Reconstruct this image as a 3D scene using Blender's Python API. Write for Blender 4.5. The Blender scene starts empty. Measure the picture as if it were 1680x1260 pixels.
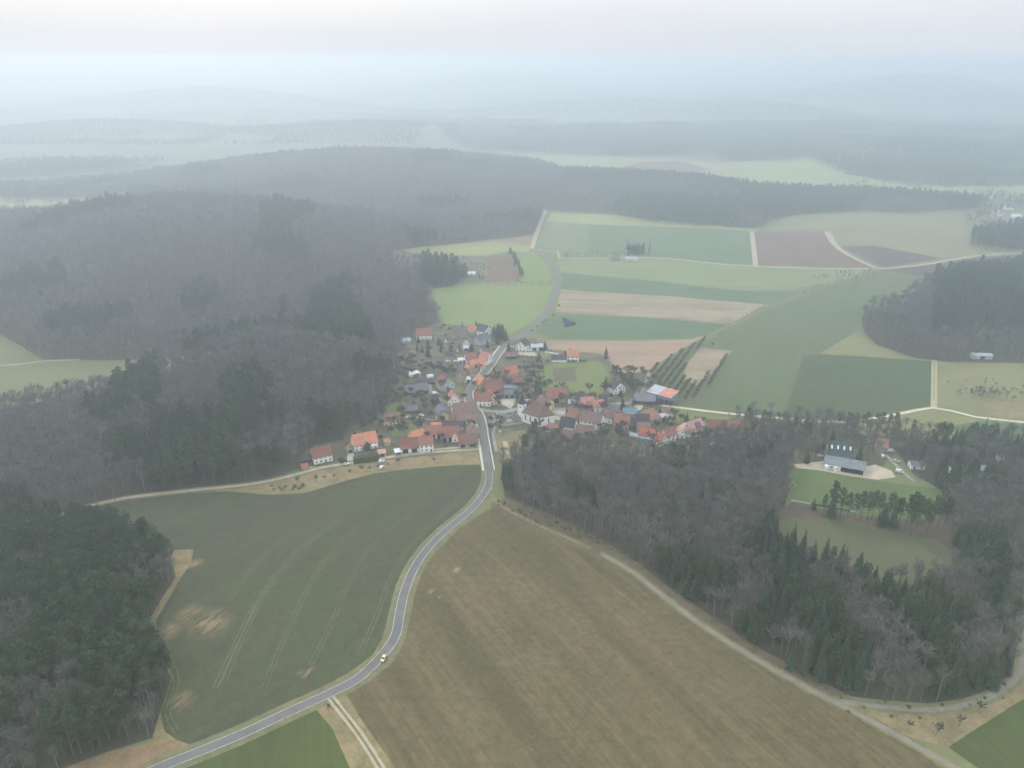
import bpy, bmesh, math, random
import numpy as np
from mathutils import Vector, Matrix, noise, geometry
random.seed(7)
R = math.radians
scene = bpy.context.scene
COL = scene.collection

# ------------------------------------------------------------------ camera
CAMH, PITCH, FPX, W0, H0 = 250.0, R(22.8), 1262.0, 1680.0, 1260.0
cam_d = bpy.data.cameras.new("camera")
cam = bpy.data.objects.new("camera", cam_d)
COL.objects.link(cam)
cam.location = (0, 0, CAMH)
cam.rotation_euler = (R(90) - PITCH, 0, 0)
cam_d.sensor_width = 36.0
cam_d.lens = 36.0 * FPX / W0
cam_d.clip_start = 1.0
cam_d.clip_end = 40000.0
scene.camera = cam

# ------------------------------------------------------------------ light
SUN_EL, SUN_AZ = R(34), R(-24)
world = bpy.data.worlds.new("World")
scene.world = world
world.use_nodes = True
wn = world.node_tree
wn.nodes.clear()
w_out = wn.nodes.new("ShaderNodeOutputWorld")
w_bg = wn.nodes.new("ShaderNodeBackground")
w_bg.inputs[1].default_value = 0.12
w_sky = wn.nodes.new("ShaderNodeTexSky")
w_sky.sky_type = 'NISHITA'
w_sky.sun_disc = False
w_sky.sun_elevation = SUN_EL
w_sky.sun_rotation = SUN_AZ
w_sky.air_density = 1.5
w_sky.dust_density = 4.0
w_tc = wn.nodes.new("ShaderNodeTexCoord")
w_map = wn.nodes.new("ShaderNodeMapping")
w_map.inputs['Scale'].default_value = (1.6, 1.6, 9.0)
w_noise = wn.nodes.new("ShaderNodeTexNoise")
w_noise.inputs['Scale'].default_value = 1.5
w_noise.inputs['Detail'].default_value = 4.0
w_noise.inputs['Distortion'].default_value = 0.3
w_cl = wn.nodes.new("ShaderNodeValToRGB")
w_cl.color_ramp.elements[0].position = 0.34
w_cl.color_ramp.elements[0].color = (4.3, 4.55, 4.95, 1)
w_cl.color_ramp.elements[1].position = 0.68
w_cl.color_ramp.elements[1].color = (4.65, 4.85, 5.15, 1)
w_mix = wn.nodes.new("ShaderNodeMix")
w_mix.data_type = 'RGBA'
w_mix.inputs[0].default_value = 0.93
L = wn.links.new
L(w_tc.outputs['Generated'], w_map.inputs['Vector'])
L(w_map.outputs[0], w_noise.inputs['Vector'])
L(w_noise.outputs['Fac'], w_cl.inputs[0])
L(w_sky.outputs[0], w_mix.inputs[6])
L(w_cl.outputs[0], w_mix.inputs[7])
# an overcast sky is about three times brighter overhead than at the horizon
w_sep = wn.nodes.new("ShaderNodeSeparateXYZ")
w_mr = wn.nodes.new("ShaderNodeMapRange")
w_mr.inputs[1].default_value = 0.03; w_mr.inputs[2].default_value = 0.75
w_mr.inputs[3].default_value = 1.0; w_mr.inputs[4].default_value = 2.7
w_vm = wn.nodes.new("ShaderNodeVectorMath"); w_vm.operation = 'SCALE'
L(w_tc.outputs['Generated'], w_sep.inputs[0])
L(w_sep.outputs['Z'], w_mr.inputs[0])
L(w_mix.outputs[2], w_vm.inputs[0])
L(w_mr.outputs[0], w_vm.inputs['Scale'])
L(w_vm.outputs[0], w_bg.inputs[0])
L(w_bg.outputs[0], w_out.inputs[0])

sun_d = bpy.data.lights.new("sun", 'SUN')
sun_d.energy = 0.85
sun_d.angle = R(14)
sun_d.color = (1.0, 0.94, 0.87)
sun = bpy.data.objects.new("sun", sun_d)
COL.objects.link(sun)
# Nishita azimuth: rotation measured clockwise from +Y
sdir = Vector((math.sin(SUN_AZ) * math.cos(SUN_EL), math.cos(SUN_AZ) * math.cos(SUN_EL), math.sin(SUN_EL)))
sun.rotation_euler = (-sdir).to_track_quat('-Z', 'Y').to_euler()

scene.view_settings.view_transform = 'Standard'
scene.view_settings.look = 'None'
scene.view_settings.exposure = 0.54
scene.view_settings.gamma = 1.0
scene.cycles.max_bounces = 10
scene.cycles.diffuse_bounces = 2
scene.cycles.glossy_bounces = 1
scene.cycles.transmission_bounces = 1
scene.cycles.volume_bounces = 8
scene.cycles.use_denoising = True
try:
    scene.cycles.denoiser = 'OPENIMAGEDENOISE'
    scene.cycles.denoising_prefilter = 'ACCURATE'
except Exception:
    pass
scene.cycles.caustics_reflective = False
scene.cycles.caustics_refractive = False

# ------------------------------------------------------------------ terrain height
def G(x, y, cx, cy, sx, sy, h):
    return h * np.exp(-((x - cx) / sx) ** 2 - ((y - cy) / sy) ** 2)

def ridges(x, y):
    return (G(x, y, 1150, 3650, 350, 260, 52) + G(x, y, -480, 2720, 420, 140, 44) + G(x, y, -1500, 2850, 420, 160, 40) + G(x, y, 350, 4100, 700, 220, 62)
            + G(x, y, 2300, 4500, 600, 260, 75) + G(x, y, -1700, 4300, 800, 250, 60) + G(x, y, 1500, 5400, 700, 250, 70) + G(x, y, -400, 5600, 900, 260, 85))

def Hn(x, y):
    x = np.asarray(x, dtype=float); y = np.asarray(y, dtype=float)
    z = np.zeros(np.broadcast(x, y).shape)
    sx1 = np.where(x > -200, 95.0, 92.0)
    z = z + 36 * np.exp(-((x + 200) / sx1) ** 2 - ((y - 572 - 0.12 * (x + 200)) / 85) ** 2)
    z = z + G(x, y, -430, 1050, 290, 155, 66) + G(x, y, -900, 1170, 300, 200, 15)
    z = z + G(x, y, -640, 690, 110, 90, 26)
    z = z + G(x, y, -330, 1790, 380, 230, 50) + G(x, y, 220, 1610, 300, 140, 14)
    z = z + G(x, y, 520, 800, 170, 110, 15) + G(x, y, 1050, 2300, 450, 230, 28)
    z = z + G(x, y, 700, 2950, 1300, 300, 20) + ridges(x, y)
    z = z + G(x, y, 1900, 4700, 900, 500, 70) + G(x, y, -1200, 2950, 500, 300, 12)
    far = np.clip((y - 2600) / 3000, 0, 1)
    z = z + far * (48 * np.sin(x / 560 + 1.3) * np.sin(y / 400 + .4) + 26 * np.sin(x / 330 + y / 700) + 14)
    vf = np.clip((y - 6000) / 4000, 0, 1)
    z = z + vf * (62 + 45 * np.tanh(x / 3000) + 12 * np.sin(x / 900 + 2) + 6 * np.sin(x / 370))
    mid = np.clip((np.hypot(x, y) - 150) / 500, 0, 1)
    z = z + mid * (0.7 * np.sin(x / 47 + y / 90 + 1) + 0.8 * np.sin(y / 71 - x / 130))
    return z

def Hs(x, y):
    return float(Hn(x, y))

_t = np.concatenate([np.linspace(150, 1500, 1400), np.linspace(1501, 12000, 2600)])
def P(px, py, h=0.0):
    """the point of the terrain (lifted h) seen at reference pixel px, py"""
    dx = (px - W0 / 2) / FPX
    dy = -(py - H0 / 2) / FPX
    d = np.array([dx, math.cos(PITCH) + dy * math.sin(PITCH), -math.sin(PITCH) + dy * math.cos(PITCH)])
    X = _t * d[0]; Y = _t * d[1]; Z = CAMH + _t * d[2]
    f = Z - Hn(X, Y) - h
    k = np.argmax(f < 0)
    if f[k] >= 0:
        k = len(_t) - 1
        return (X[k], Y[k])
    if k == 0:
        a = _t[0]
        # beyond bottom edge of table
        lo, hi = 20.0, _t[0]
    else:
        lo, hi = _t[k - 1], _t[k]
    for _ in range(22):
        m = (lo + hi) / 2
        if CAMH + m * d[2] - Hs(m * d[0], m * d[1]) - h < 0:
            hi = m
        else:
            lo = m
    return (hi * d[0], hi * d[1])

def proj(x, y, z):
    """world -> reference pixel"""
    c, s = math.cos(PITCH), math.sin(PITCH)
    dep = y * c - (z - CAMH) * s
    up = y * s + (z - CAMH) * c
    return (W0 / 2 + FPX * x / dep, H0 / 2 - FPX * up / dep, dep)

# ------------------------------------------------------------------ helpers
def tag(o, label=None, cat=None, group=None, kind=None):
    if label: o["label"] = label
    if cat: o["category"] = cat
    if group: o["group"] = group
    if kind: o["kind"] = kind
    return o

class MB:
    def __init__(s):
        s.v = []; s.f = []; s.m = []
    def add(s, vs, fs, mi=0):
        b = len(s.v)
        s.v += [tuple(v) for v in vs]
        s.f += [tuple(b + i for i in f) for f in fs]
        s.m += [mi] * len(fs)
    def box(s, x0, x1, y0, y1, z0, z1, mi=0):
        s.add([(x0, y0, z0), (x1, y0, z0), (x1, y1, z0), (x0, y1, z0), (x0, y0, z1), (x1, y0, z1), (x1, y1, z1), (x0, y1, z1)],
              [(0, 3, 2, 1), (4, 5, 6, 7), (0, 1, 5, 4), (1, 2, 6, 5), (2, 3, 7, 6), (3, 0, 4, 7)], mi)
    def tube(s, p, q, r0, r1, n=6, mi=0):
        p = Vector(p); q = Vector(q); d = q - p
        if d.length < 1e-6: return
        a = d.orthogonal().normalized(); b = d.cross(a).normalized()
        vs = []
        for (c, r) in ((p, r0), (q, r1)):
            for i in range(n):
                t = 2 * math.pi * i / n
                vs.append(c + a * (r * math.cos(t)) + b * (r * math.sin(t)))
        fs = [(i, (i + 1) % n, n + (i + 1) % n, n + i) for i in range(n)]
        fs.append(tuple(range(n - 1, -1, -1))); fs.append(tuple(range(n, 2 * n)))
        s.add(vs, fs, mi)
    def mesh(s, name, mats):
        me = bpy.data.meshes.new(name)
        me.from_pydata(s.v, [], s.f)
        for m in (mats if isinstance(mats, (list, tuple)) else [mats]):
            me.materials.append(m)
        if s.m and max(s.m) > 0:
            me.polygons.foreach_set("material_index", s.m)
        me.update()
        return me
    def build(s, name, mats, parent=None, smooth=False):
        me = s.mesh(name, mats)
        if smooth:
            me.polygons.foreach_set("use_smooth", [True] * len(me.polygons))
        o = bpy.data.objects.new(name, me)
        COL.objects.link(o)
        if parent: o.parent = parent
        return o

def empty(name, loc, rz=0, s=1):
    o = bpy.data.objects.new(name, None)
    COL.objects.link(o)
    o.empty_display_size = 1
    o.location = loc; o.rotation_euler = (0, 0, rz); o.scale = (s, s, s)
    return o

def copy_tree(o, parent=None):
    c = o.copy(); COL.objects.link(c); c.parent = parent
    for ch in o.children:
        copy_tree(ch, c)
    return c

# ------------------------------------------------------------------ materials
def newmat(name):
    m = bpy.data.materials.new(name); m.use_nodes = True
    nt = m.node_tree
    b = nt.nodes["Principled BSDF"]
    b.inputs['Roughness'].default_value = 0.9
    b.inputs['Specular IOR Level'].default_value = 0.15
    return m, nt, b

def N(nt, t, **kw):
    n = nt.nodes.new(t)
    for k, v in kw.items(): setattr(n, k, v)
    return n

def mixrgb(nt, fac, a, b, mode='MIX'):
    n = N(nt, "ShaderNodeMix", data_type='RGBA', blend_type=mode)
    for sock, v in ((0, fac), (6, a), (7, b)):
        if hasattr(v, 'is_linked') or hasattr(v, 'links'):
            nt.links.new(v, n.inputs[sock])
        else:
            n.inputs[sock].default_value = (v if sock == 0 else (*v[:3], 1))
    return n.outputs[2]

def noise_node(nt, scale, detail=3, rot=0, sc=(1, 1, 1), rough=.55, obj=False):
    if obj:
        tc = N(nt, "ShaderNodeTexCoord"); src = tc.outputs['Object']
    else:
        g = N(nt, "ShaderNodeNewGeometry"); src = g.outputs['Position']
    mp = N(nt, "ShaderNodeMapping")
    mp.inputs['Rotation'].default_value = (0, 0, rot)
    # scale is applied before rotation: rotate first with a second mapping
    nt.links.new(src, mp.inputs['Vector'])
    mp2 = N(nt, "ShaderNodeMapping")
    mp2.inputs['Scale'].default_value = sc
    nt.links.new(mp.outputs[0], mp2.inputs['Vector'])
    no = N(nt, "ShaderNodeTexNoise")
    no.inputs['Scale'].default_value = scale
    no.inputs['Detail'].default_value = detail
    no.inputs['Roughness'].default_value = rough
    nt.links.new(mp2.outputs[0], no.inputs['Vector'])
    return no.outputs['Fac']

def ramp(nt, fac, lo, hi):
    r = N(nt, "ShaderNodeMapRange")
    r.inputs[1].default_value = lo; r.inputs[2].default_value = hi
    r.interpolation_type = 'SMOOTHSTEP'
    nt.links.new(fac, r.inputs[0])
    return r.outputs[0]

def mul(nt, a, v):
    m = N(nt, "ShaderNodeMath", operation='MULTIPLY')
    nt.links.new(a, m.inputs[0])
    if hasattr(v, 'links'): nt.links.new(v, m.inputs[1])
    else: m.inputs[1].default_value = v
    return m.outputs[0]

def ground_mat(name, c1, c2, c3=None, big=1 / 70., streak=None, streak_amt=.5, speck=.25, patch=(0.55, .75), patch_scale=1 / 40.):
    """c1/c2 broad mottling, c3 bare or dry patches, streak = direction (deg) of drill rows"""
    m, nt, b = newmat(name)
    col = mixrgb(nt, ramp(nt, noise_node(nt, big, 4), .35, .65), c1, c2)
    if streak is not None:
        a = R(streak)
        s1 = noise_node(nt, 1.0, 3, rot=-a, sc=(1 / 60., 1 / 1.8, 1))
        s2 = noise_node(nt, 1.0, 2, rot=-a, sc=(1 / 160., 1 / 11.0, 1))
        col = mixrgb(nt, mul(nt, ramp(nt, s1, .38, .68), streak_amt), col, tuple(v * 1.45 for v in c1))
        col = mixrgb(nt, mul(nt, ramp(nt, s2, .4, .7), streak_amt), col, tuple(v * .68 for v in c2))
    if c3 is not None:
        p = noise_node(nt, patch_scale, 5, rough=.65)
        if streak is not None:
            p2 = noise_node(nt, 1.0, 4, rot=-R(streak), sc=(1 / 30., 1 / 2.5, 1))
            p = mul(nt, ramp(nt, p, patch[0], patch[1]), ramp(nt, p2, .35, .6))
        else:
            p = ramp(nt, p, patch[0], patch[1])
        col = mixrgb(nt, p, col, c3)
    sp = noise_node(nt, .9, 3, rough=.7)
    col = mixrgb(nt, mul(nt, ramp(nt, sp, .3, .75), speck), col, tuple(v * 1.5 for v in c1))
    sp2 = noise_node(nt, .23, 3, rough=.7)
    col = mixrgb(nt, mul(nt, ramp(nt, sp2, .35, .75), speck), col, tuple(v * .62 for v in c2))
    nt.links.new(col, b.inputs['Base Color'])
    return m

def paint(name, c, var=.15, rough=.85, scale=.6, spec=.15, dirt=None):
    m, nt, b = newmat(name)
    f = noise_node(nt, scale, 4)
    col = mixrgb(nt, ramp(nt, f, .3, .7), tuple(v * (1 - var) for v in c), tuple(min(1, v * (1 + var)) for v in c))
    if dirt:
        col = mixrgb(nt, mul(nt, ramp(nt, noise_node(nt, .25, 5, rough=.7), .45, .8), .5), col, dirt)
    nt.links.new(col, b.inputs['Base Color'])
    b.inputs['Roughness'].default_value = rough
    b.inputs['Specular IOR Level'].default_value = spec
    return m

def roof_mat(name, c, rough=.8):
    m, nt, b = newmat(name)
    f = noise_node(nt, .35, 5, rough=.7)
    f2 = noise_node(nt, 2.2, 3)
    oi = N(nt, "ShaderNodeObjectInfo")
    col = mixrgb(nt, ramp(nt, f, .3, .7), tuple(v * .72 for v in c), tuple(min(1, v * 1.15) for v in c))
    col = mixrgb(nt, mul(nt, ramp(nt, f2, .5, .8), .45), col, (.13, .115, .10))
    col = mixrgb(nt, mul(nt, oi.outputs['Random'], .3), col, tuple(v * .6 for v in c))
    nt.links.new(col, b.inputs['Base Color'])
    b.inputs['Roughness'].default_value = rough
    return m

def plant_mat(name, c1, c2, c3=None):
    """object-random colour between c1 and c2"""
    m, nt, b = newmat(name)
    oi = N(nt, "ShaderNodeObjectInfo")
    col = mixrgb(nt, oi.outputs['Random'], c1, c2)
    pn = noise_node(nt, 1 / 45., 3)
    col = mixrgb(nt, ramp(nt, pn, .42, .62), col, c3 or tuple(v * .8 for v in c1))
    f = noise_node(nt, .55, 2, obj=True)
    col = mixrgb(nt, mul(nt, ramp(nt, f, .4, .7), .6), col, tuple(v * 1.5 for v in c2))
    nt.links.new(col, b.inputs['Base Color'])
    b.inputs['Specular IOR Level'].default_value = .05
    return m
# ------------------------------------------------------------------ land cover (outlines on the terrain, metres)
def PX(l):
    return [P(*p) for p in l]

def catmull(pts, step=6.0, closed=False):
    out = []
    n = len(pts)
    rng = range(n) if closed else range(n - 1)
    for i in rng:
        p0 = pts[(i - 1) % n] if closed or i > 0 else pts[i]
        p1 = pts[i]; p2 = pts[(i + 1) % n]
        p3 = pts[(i + 2) % n] if closed or i + 2 < n else p2
        L_ = math.hypot(p2[0] - p1[0], p2[1] - p1[1])
        k = max(1, min(40, int(L_ / step)))
        for j in range(k):
            t = j / k
            out.append(tuple(.5 * (2 * p1[a] + (p2[a] - p0[a]) * t + (2 * p0[a] - 5 * p1[a] + 4 * p2[a] - p3[a]) * t * t
                                   + (3 * p1[a] - p0[a] - 3 * p2[a] + p3[a]) * t ** 3) for a in (0, 1)))
    if not closed: out.append(pts[-1])
    return out

def densify(pts, step=14.0, wob=.5):
    out = []
    n = len(pts)
    for i in range(n):
        a, b = pts[i], pts[(i + 1) % n]
        L_ = math.hypot(b[0] - a[0], b[1] - a[1])
        k = max(1, min(30, int(L_ / step)))
        for j in range(k):
            t = j / k
            x = a[0] + (b[0] - a[0]) * t; y = a[1] + (b[1] - a[1]) * t
            w = wob * min(1 + L_ / 300, 3)
            x += w * noise.noise(Vector((x / 9, y / 9, 3))); y += w * noise.noise(Vector((x / 9, y / 9, 9)))
            out.append((x, y))
    return out

def ribbon(cl, w0, w1=None):
    """polygon round a centre line"""
    w1 = w0 if w1 is None else w1
    l, r = [], []
    n = len(cl)
    for i, p in enumerate(cl):
        a = cl[max(0, i - 1)]; b = cl[min(n - 1, i + 1)]
        dx, dy = b[0] - a[0], b[1] - a[1]; q = math.hypot(dx, dy) or 1
        w = (w0 + (w1 - w0) * i / (n - 1)) / 2
        l.append((p[0] - dy / q * w, p[1] + dx / q * w)); r.append((p[0] + dy / q * w, p[1] - dx / q * w))
    return l + r[::-1]

ROAD = catmull(PX([(180, 1297), (265, 1258), (330, 1232), (400, 1203), (470, 1170), (540, 1138), (595, 1107), (628, 1080), (645, 1050), (656, 1005), (668, 958),
                   (692, 912), (728, 873), (770, 838), (795, 808), (803, 782), (799, 750), (793, 715), (789, 690), (781, 671), (768, 655),
                   (772, 638), (785, 623), (804, 600), (822, 574), (836, 561), (856, 550), (874, 538), (890, 522), (899, 508), (909, 485),
                   (916, 460), (912, 440), (897, 422), (878, 409)]), 7)
def seg(px, step=7): return catmull(PX(px), step)
SIDE = seg([(781, 671), (800, 674), (826, 676), (850, 671), (880, 668), (930, 672), (1000, 664), (1043, 660)])
CONC = seg([(1043, 661), (1082, 665), (1100, 667), (1190, 678), (1280, 686), (1350, 692), (1395, 692), (1460, 682), (1530, 669), (1560, 674), (1600, 684), (1700, 695)], 12)
TR_W = seg([(140, 832), (200, 818), (300, 806), (400, 796), (460, 785), (520, 769), (560, 762), (600, 756), (660, 747), (720, 741), (797, 736)])
TR_E = seg([(806, 800), (812, 822), (840, 840), (880, 860), (935, 884), (985, 908), (1040, 940), (1100, 987), (1160, 1031), (1250, 1087), (1340, 1137), (1400, 1167), (1480, 1211), (1570, 1261), (1640, 1300)])
TR_E2 = seg([(1370, 1150), (1410, 1155), (1460, 1161), (1530, 1165), (1590, 1155), (1640, 1135), (1672, 1105), (1680, 1060), (1676, 1030), (1690, 980)])
TR_S = seg([(543, 1145), (562, 1170), (590, 1205), (625, 1261), (660, 1320)])
TR_N = seg([(873, 408), (880, 385), (893, 345)], 20)
TR_N2 = seg([(875, 409), (915, 413), (918, 424), (1070, 423), (1150, 430), (1240, 437), (1440, 441), (1600, 420), (1700, 414)], 30)
TR_N3 = seg([(1233, 380), (1240, 437)], 30)
TR_N4 = seg([(1357, 380), (1376, 408), (1440, 441)], 30)
TR_N5 = seg([(1533, 591), (1532, 668)], 20)
TR_F = seg([(1050, 263), (1110, 262), (1180, 278), (1290, 300), (1420, 311)], 60)
TR_F2 = seg([(1130, 290), (1180, 278)], 60)
TR_L = seg([(-60, 603), (30, 598), (75, 592), (130, 590)], 20)
TR_M = seg([(1060, 612), (1110, 580), (1165, 550), (1210, 528), (1262, 500), (1330, 478), (1400, 454), (1440, 441)], 20)
LANE = seg([(704, 628), (706, 640), (712, 650), (730, 660), (768, 655)])
LANE2 = seg([(1380, 700), (1410, 705), (1432, 735), (1455, 748), (1478, 772), (1500, 790)])
LANE3 = seg([(640, 683), (680, 684), (712, 690)])
PATH_R = seg([(812, 700), (809, 712), (811, 725), (814, 740)])
LANE4 = seg([(1043, 661), (1056, 640), (1066, 612)], 10)

H1BACK = [(-105, 650), (-180, 650), (-300, 588), (-350, 565), (-420, 540), (-560, 500)]
REG = []   # (key, polygon, material, kind-name, lift)
def reg(key, poly, lift=.03, dens=True, step=14):
    REG.append((key, densify(poly, step) if dens else poly, lift))

# woods' floors -------------------------------------------------------
WOODS = {}
WOODS['hill'] = PX([(-80, 852), (30, 846), (140, 838), (200, 822), (300, 803), (400, 793), (455, 783), (492, 768), (496, 745), (520, 728), (562, 722), (573, 700), (606, 692),
                    (622, 665), (640, 645), (655, 610), (655, 585)]) + H1BACK + [(-700, 470)]
WOODS['big'] = PX([(-80, 540), (0, 548), (35, 568), (72, 590), (240, 590)]) + [(-300, 655), (-180, 668), (-95, 655)] + PX([(668, 575), (680, 545), (722, 528), (716, 508), (700, 488), (704, 474), (745, 469), (758, 460),
                    (745, 440), (700, 436), (640, 432), (642, 414), (690, 408), (800, 393), (872, 386), (894, 345)]) + [(130, 1700), (60, 1960), (-350, 2040), (-650, 1900), (-850, 1740), (-1060, 1650), (-1080, 1560), (-700, 1480), (-570, 1340), (-700, 1270), (-1150, 1220), (-1200, 800)]
WOODS['strip'] = PX([(894, 345), (1000, 350), (1070, 364), (1140, 371), (1250, 374), (1262, 362), (1300, 353), (1420, 345), (1480, 350), (1530, 347), (1600, 342), (1620, 335)]) + [(760, 1560), (500, 1600), (330, 1760), (130, 1800)]
WOODS['right'] = PX([(1413, 522), (1418, 545), (1440, 566), (1500, 587), (1560, 594), (1720, 596), (1780, 500), (1780, 440), (1680, 438), (1560, 452), (1520, 466), (1500, 484), (1470, 500), (1425, 510)])
WOODS['rightfar'] = PX([(1588, 402), (1620, 412), (1662, 413), (1720, 408), (1720, 380), (1600, 385)])
WOODS['hump'] = PX([(1380, 284), (1450, 296), (1560, 306), (1750, 300)]) + [(1700, 2500), (1100, 2500), (800, 2350)]
WOODS['band'] = PX([(790, 248), (900, 250), (1000, 256), (1150, 254), (1200, 266), (1290, 262), (1380, 246)]) + [(1100, 2400), (1900, 2500), (2300, 3100), (1000, 3100), (0, 2900), (-250, 2700)]
WOODS['farleft'] = [(-1500, 1820), (-1230, 1790), (-1000, 1900), (-900, 2080), (-1200, 2100), (-1450, 2050)]
WOODS['farleftb'] = PX([(0, 330), (40, 333), (62, 322), (40, 312), (-30, 312)])
WOODS['pines'] = PX([(-90, 885), (40, 872), (120, 868), (190, 880), (262, 908), (298, 944), (284, 962), (262, 990), (240, 1022), (256, 1070), (282, 1112), (262, 1172), (262, 1206), (180, 1232), (80, 1268), (-60, 1330), (-140, 1330)])
WOODS['east'] = PX([(822, 762), (845, 752), (866, 738), (900, 738), (1000, 746), (1100, 749), (1150, 746), (1190, 738), (1245, 732), (1285, 745), (1300, 775), (1288, 830), (1266, 864), (1276, 895), (1315, 913), (1360, 928), (1430, 952), (1500, 960), (1552, 945),
                    (1572, 912), (1560, 880), (1535, 850), (1540, 800), (1500, 780), (1470, 740), (1500, 720), (1720, 722), (1760, 900), (1700, 985), (1672, 1020), (1672, 1060), (1662, 1098), (1630, 1128), (1585, 1145), (1525, 1154), (1460, 1150), (1400, 1143),
                    (1340, 1122), (1250, 1070), (1165, 1014), (1105, 970), (1048, 925), (995, 893), (930, 866), (870, 838), (828, 815)])
WOODS['park'] = PX([(1165, 702), (1240, 693), (1350, 697), (1400, 700), (1470, 705), (1500, 716), (1472, 740), (1448, 748), (1432, 732), (1415, 742), (1372, 722), (1352, 738), (1345, 755), (1300, 764), (1262, 744), (1190, 753), (1130, 750), (1120, 735), (1160, 722)])
for k in ('big', 'hill', 'strip', 'right', 'rightfar', 'hump', 'band', 'farleft', 'farleftb', 'pines', 'east'):
    reg('forest_floor', WOODS[k], .03, step=18)
reg('meadow_hill', PX([(-80, 540), (0, 548), (35, 568), (72, 590), (240, 590)]) + [(-285, 655), (-285, 640), (-300, 590), (-350, 567), (-420, 542), (-560, 502), (-700, 460)])
reg('village_ground', PX([(655, 585), (668, 562), (684, 545), (725, 532), (800, 537), (835, 552), (880, 560), (1010, 575), (1060, 612), (1100, 662), (1190, 680), (1285, 688), (1400, 694), (1500, 720), (1470, 740), (1440, 775), (1300, 775),
                          (1285, 745), (1245, 732), (1190, 738), (1150, 746), (1100, 749), (1000, 746), (900, 738), (866, 738), (845, 752), (822, 762), (797, 742), (600, 759), (500, 776), (485, 772), (492, 766), (496, 745), (520, 728), (562, 722), (573, 700), (606, 692), (622, 665), (640, 645), (655, 610)]))
reg('winter_wheat', PX([(140, 835), (200, 822), (300, 809), (380, 807), (440, 812), (500, 809), (560, 791), (615, 777), (660, 771), (740, 764), (797, 763), (800, 785), (790, 806), (765, 832), (722, 866), (686, 908), (662, 950), (649, 1000), (637, 1046), (620, 1075),
                        (588, 1100), (538, 1132), (470, 1162), (400, 1195), (320, 1228), (290, 1222), (268, 1208), (264, 1170), (284, 1112), (260, 1060), (255, 1018), (290, 960), (317, 903), (268, 905), (200, 880), (150, 850)]))
reg('dry_grass', PX([(262, 903), (318, 901), (304, 925), (290, 950), (284, 930)]), .05)
reg('dry_grass', PX([(300, 930), (318, 902), (312, 925), (296, 950), (256, 1014), (243, 1016)]), .05)
reg('dry_grass', PX([(262, 1170), (270, 1200), (290, 1214), (322, 1226), (300, 1229), (264, 1216), (250, 1208)]), .05)
reg('dry_grass', PX([(330, 806), (400, 799), (460, 789), (520, 773), (600, 760), (700, 747), (797, 738), (799, 761), (740, 763), (660, 770), (615, 776), (560, 790), (500, 808), (440, 811), (380, 806)]), .05)
reg('dry_bracken', PX([(60, 1275), (180, 1234), (262, 1212), (330, 1226), (318, 1236), (262, 1256), (150, 1310), (40, 1330)]), .05)
reg('green_field', PX([(262, 1276), (330, 1244), (400, 1214), (470, 1181), (518, 1163), (540, 1180), (575, 1262), (600, 1340), (150, 1340)]))
reg('dry_grass', PX([(518, 1163), (536, 1148), (566, 1140), (600, 1190), (650, 1262), (700, 1340), (600, 1340), (575, 1262), (545, 1195)]), .05)
reg('scrub_strip', PX([(806, 826), (830, 816), (900, 842), (980, 880), (1012, 900), (1100, 965), (1250, 1066), (1390, 1140), (1360, 1160), (1240, 1100), (1090, 1000), (1030, 955), (980, 930), (935, 915), (890, 897), (845, 875), (805, 845)]), .05)
reg('stubble_field', PX([(568, 1140), (600, 1118), (636, 1094), (660, 1062), (668, 1010), (682, 958), (708, 912), (752, 868), (795, 838), (812, 834), (850, 858), (900, 880), (940, 898), (985, 914), (1040, 946), (1100, 993), (1160, 1037), (1250, 1093), (1340, 1143), (1400, 1174),
                         (1480, 1219), (1560, 1265), (1700, 1345), (700, 1345), (640, 1245), (600, 1190)]))
reg('dry_grass', PX([(1375, 1150), (1450, 1166), (1530, 1170), (1600, 1160), (1680, 1115), (1720, 1080), (1720, 1120), (1556, 1226), (1500, 1212), (1440, 1186)]), .05)
reg('green_field', PX([(1556, 1226), (1720, 1120), (1800, 1300), (1660, 1300)]))
reg('football_pitch', PX([(1294, 772), (1330, 768), (1420, 786), (1480, 795), (1545, 802), (1545, 850), (1500, 855), (1400, 848), (1340, 836), (1292, 822)]))
reg('gravel_yard', PX([(1300, 762), (1345, 757), (1380, 752), (1425, 765), (1436, 762), (1462, 772), (1470, 783), (1440, 787), (1400, 782), (1340, 771), (1305, 768)]), .05)
reg('brown_meadow', PX([(1276, 895), (1266, 866), (1290, 846), (1330, 843), (1400, 852), (1500, 874), (1556, 892), (1572, 912), (1552, 945), (1500, 960), (1430, 952), (1360, 928), (1315, 913)]))
reg('scrub_ground', PX([(1285, 832), (1300, 824), (1340, 834), (1400, 846), (1500, 853), (1548, 850), (1562, 880), (1582, 915), (1540, 888), (1500, 878), (1400, 856), (1330, 848), (1290, 850), (1264, 866)]), .05)
reg('bright_meadow', PX([(701, 480), (715, 473), (760, 468), (906, 469), (905, 487), (890, 514), (868, 532), (840, 548), (825, 545), (800, 534), (770, 533), (728, 532), (720, 510), (706, 494)]))
reg('pale_meadow', PX([(645, 412), (700, 404), (800, 396), (820, 392), (872, 405), (868, 413), (835, 412), (800, 420), (760, 419), (650, 419)]))
reg('dry_grass', PX([(800, 393), (872, 386), (880, 392), (874, 405), (820, 398)]), .05)
reg('allotment', PX([(644, 420), (700, 419), (760, 420), (797, 421), (800, 463), (760, 466), (745, 468), (757, 460), (745, 442), (700, 437), (640, 433)]))
reg('plough_field', PX([(796, 423), (838, 420), (854, 461), (802, 463)]))
reg('bright_meadow', PX([(848, 413), (876, 413), (896, 432), (904, 448), (905, 463), (860, 463)]))
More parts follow.
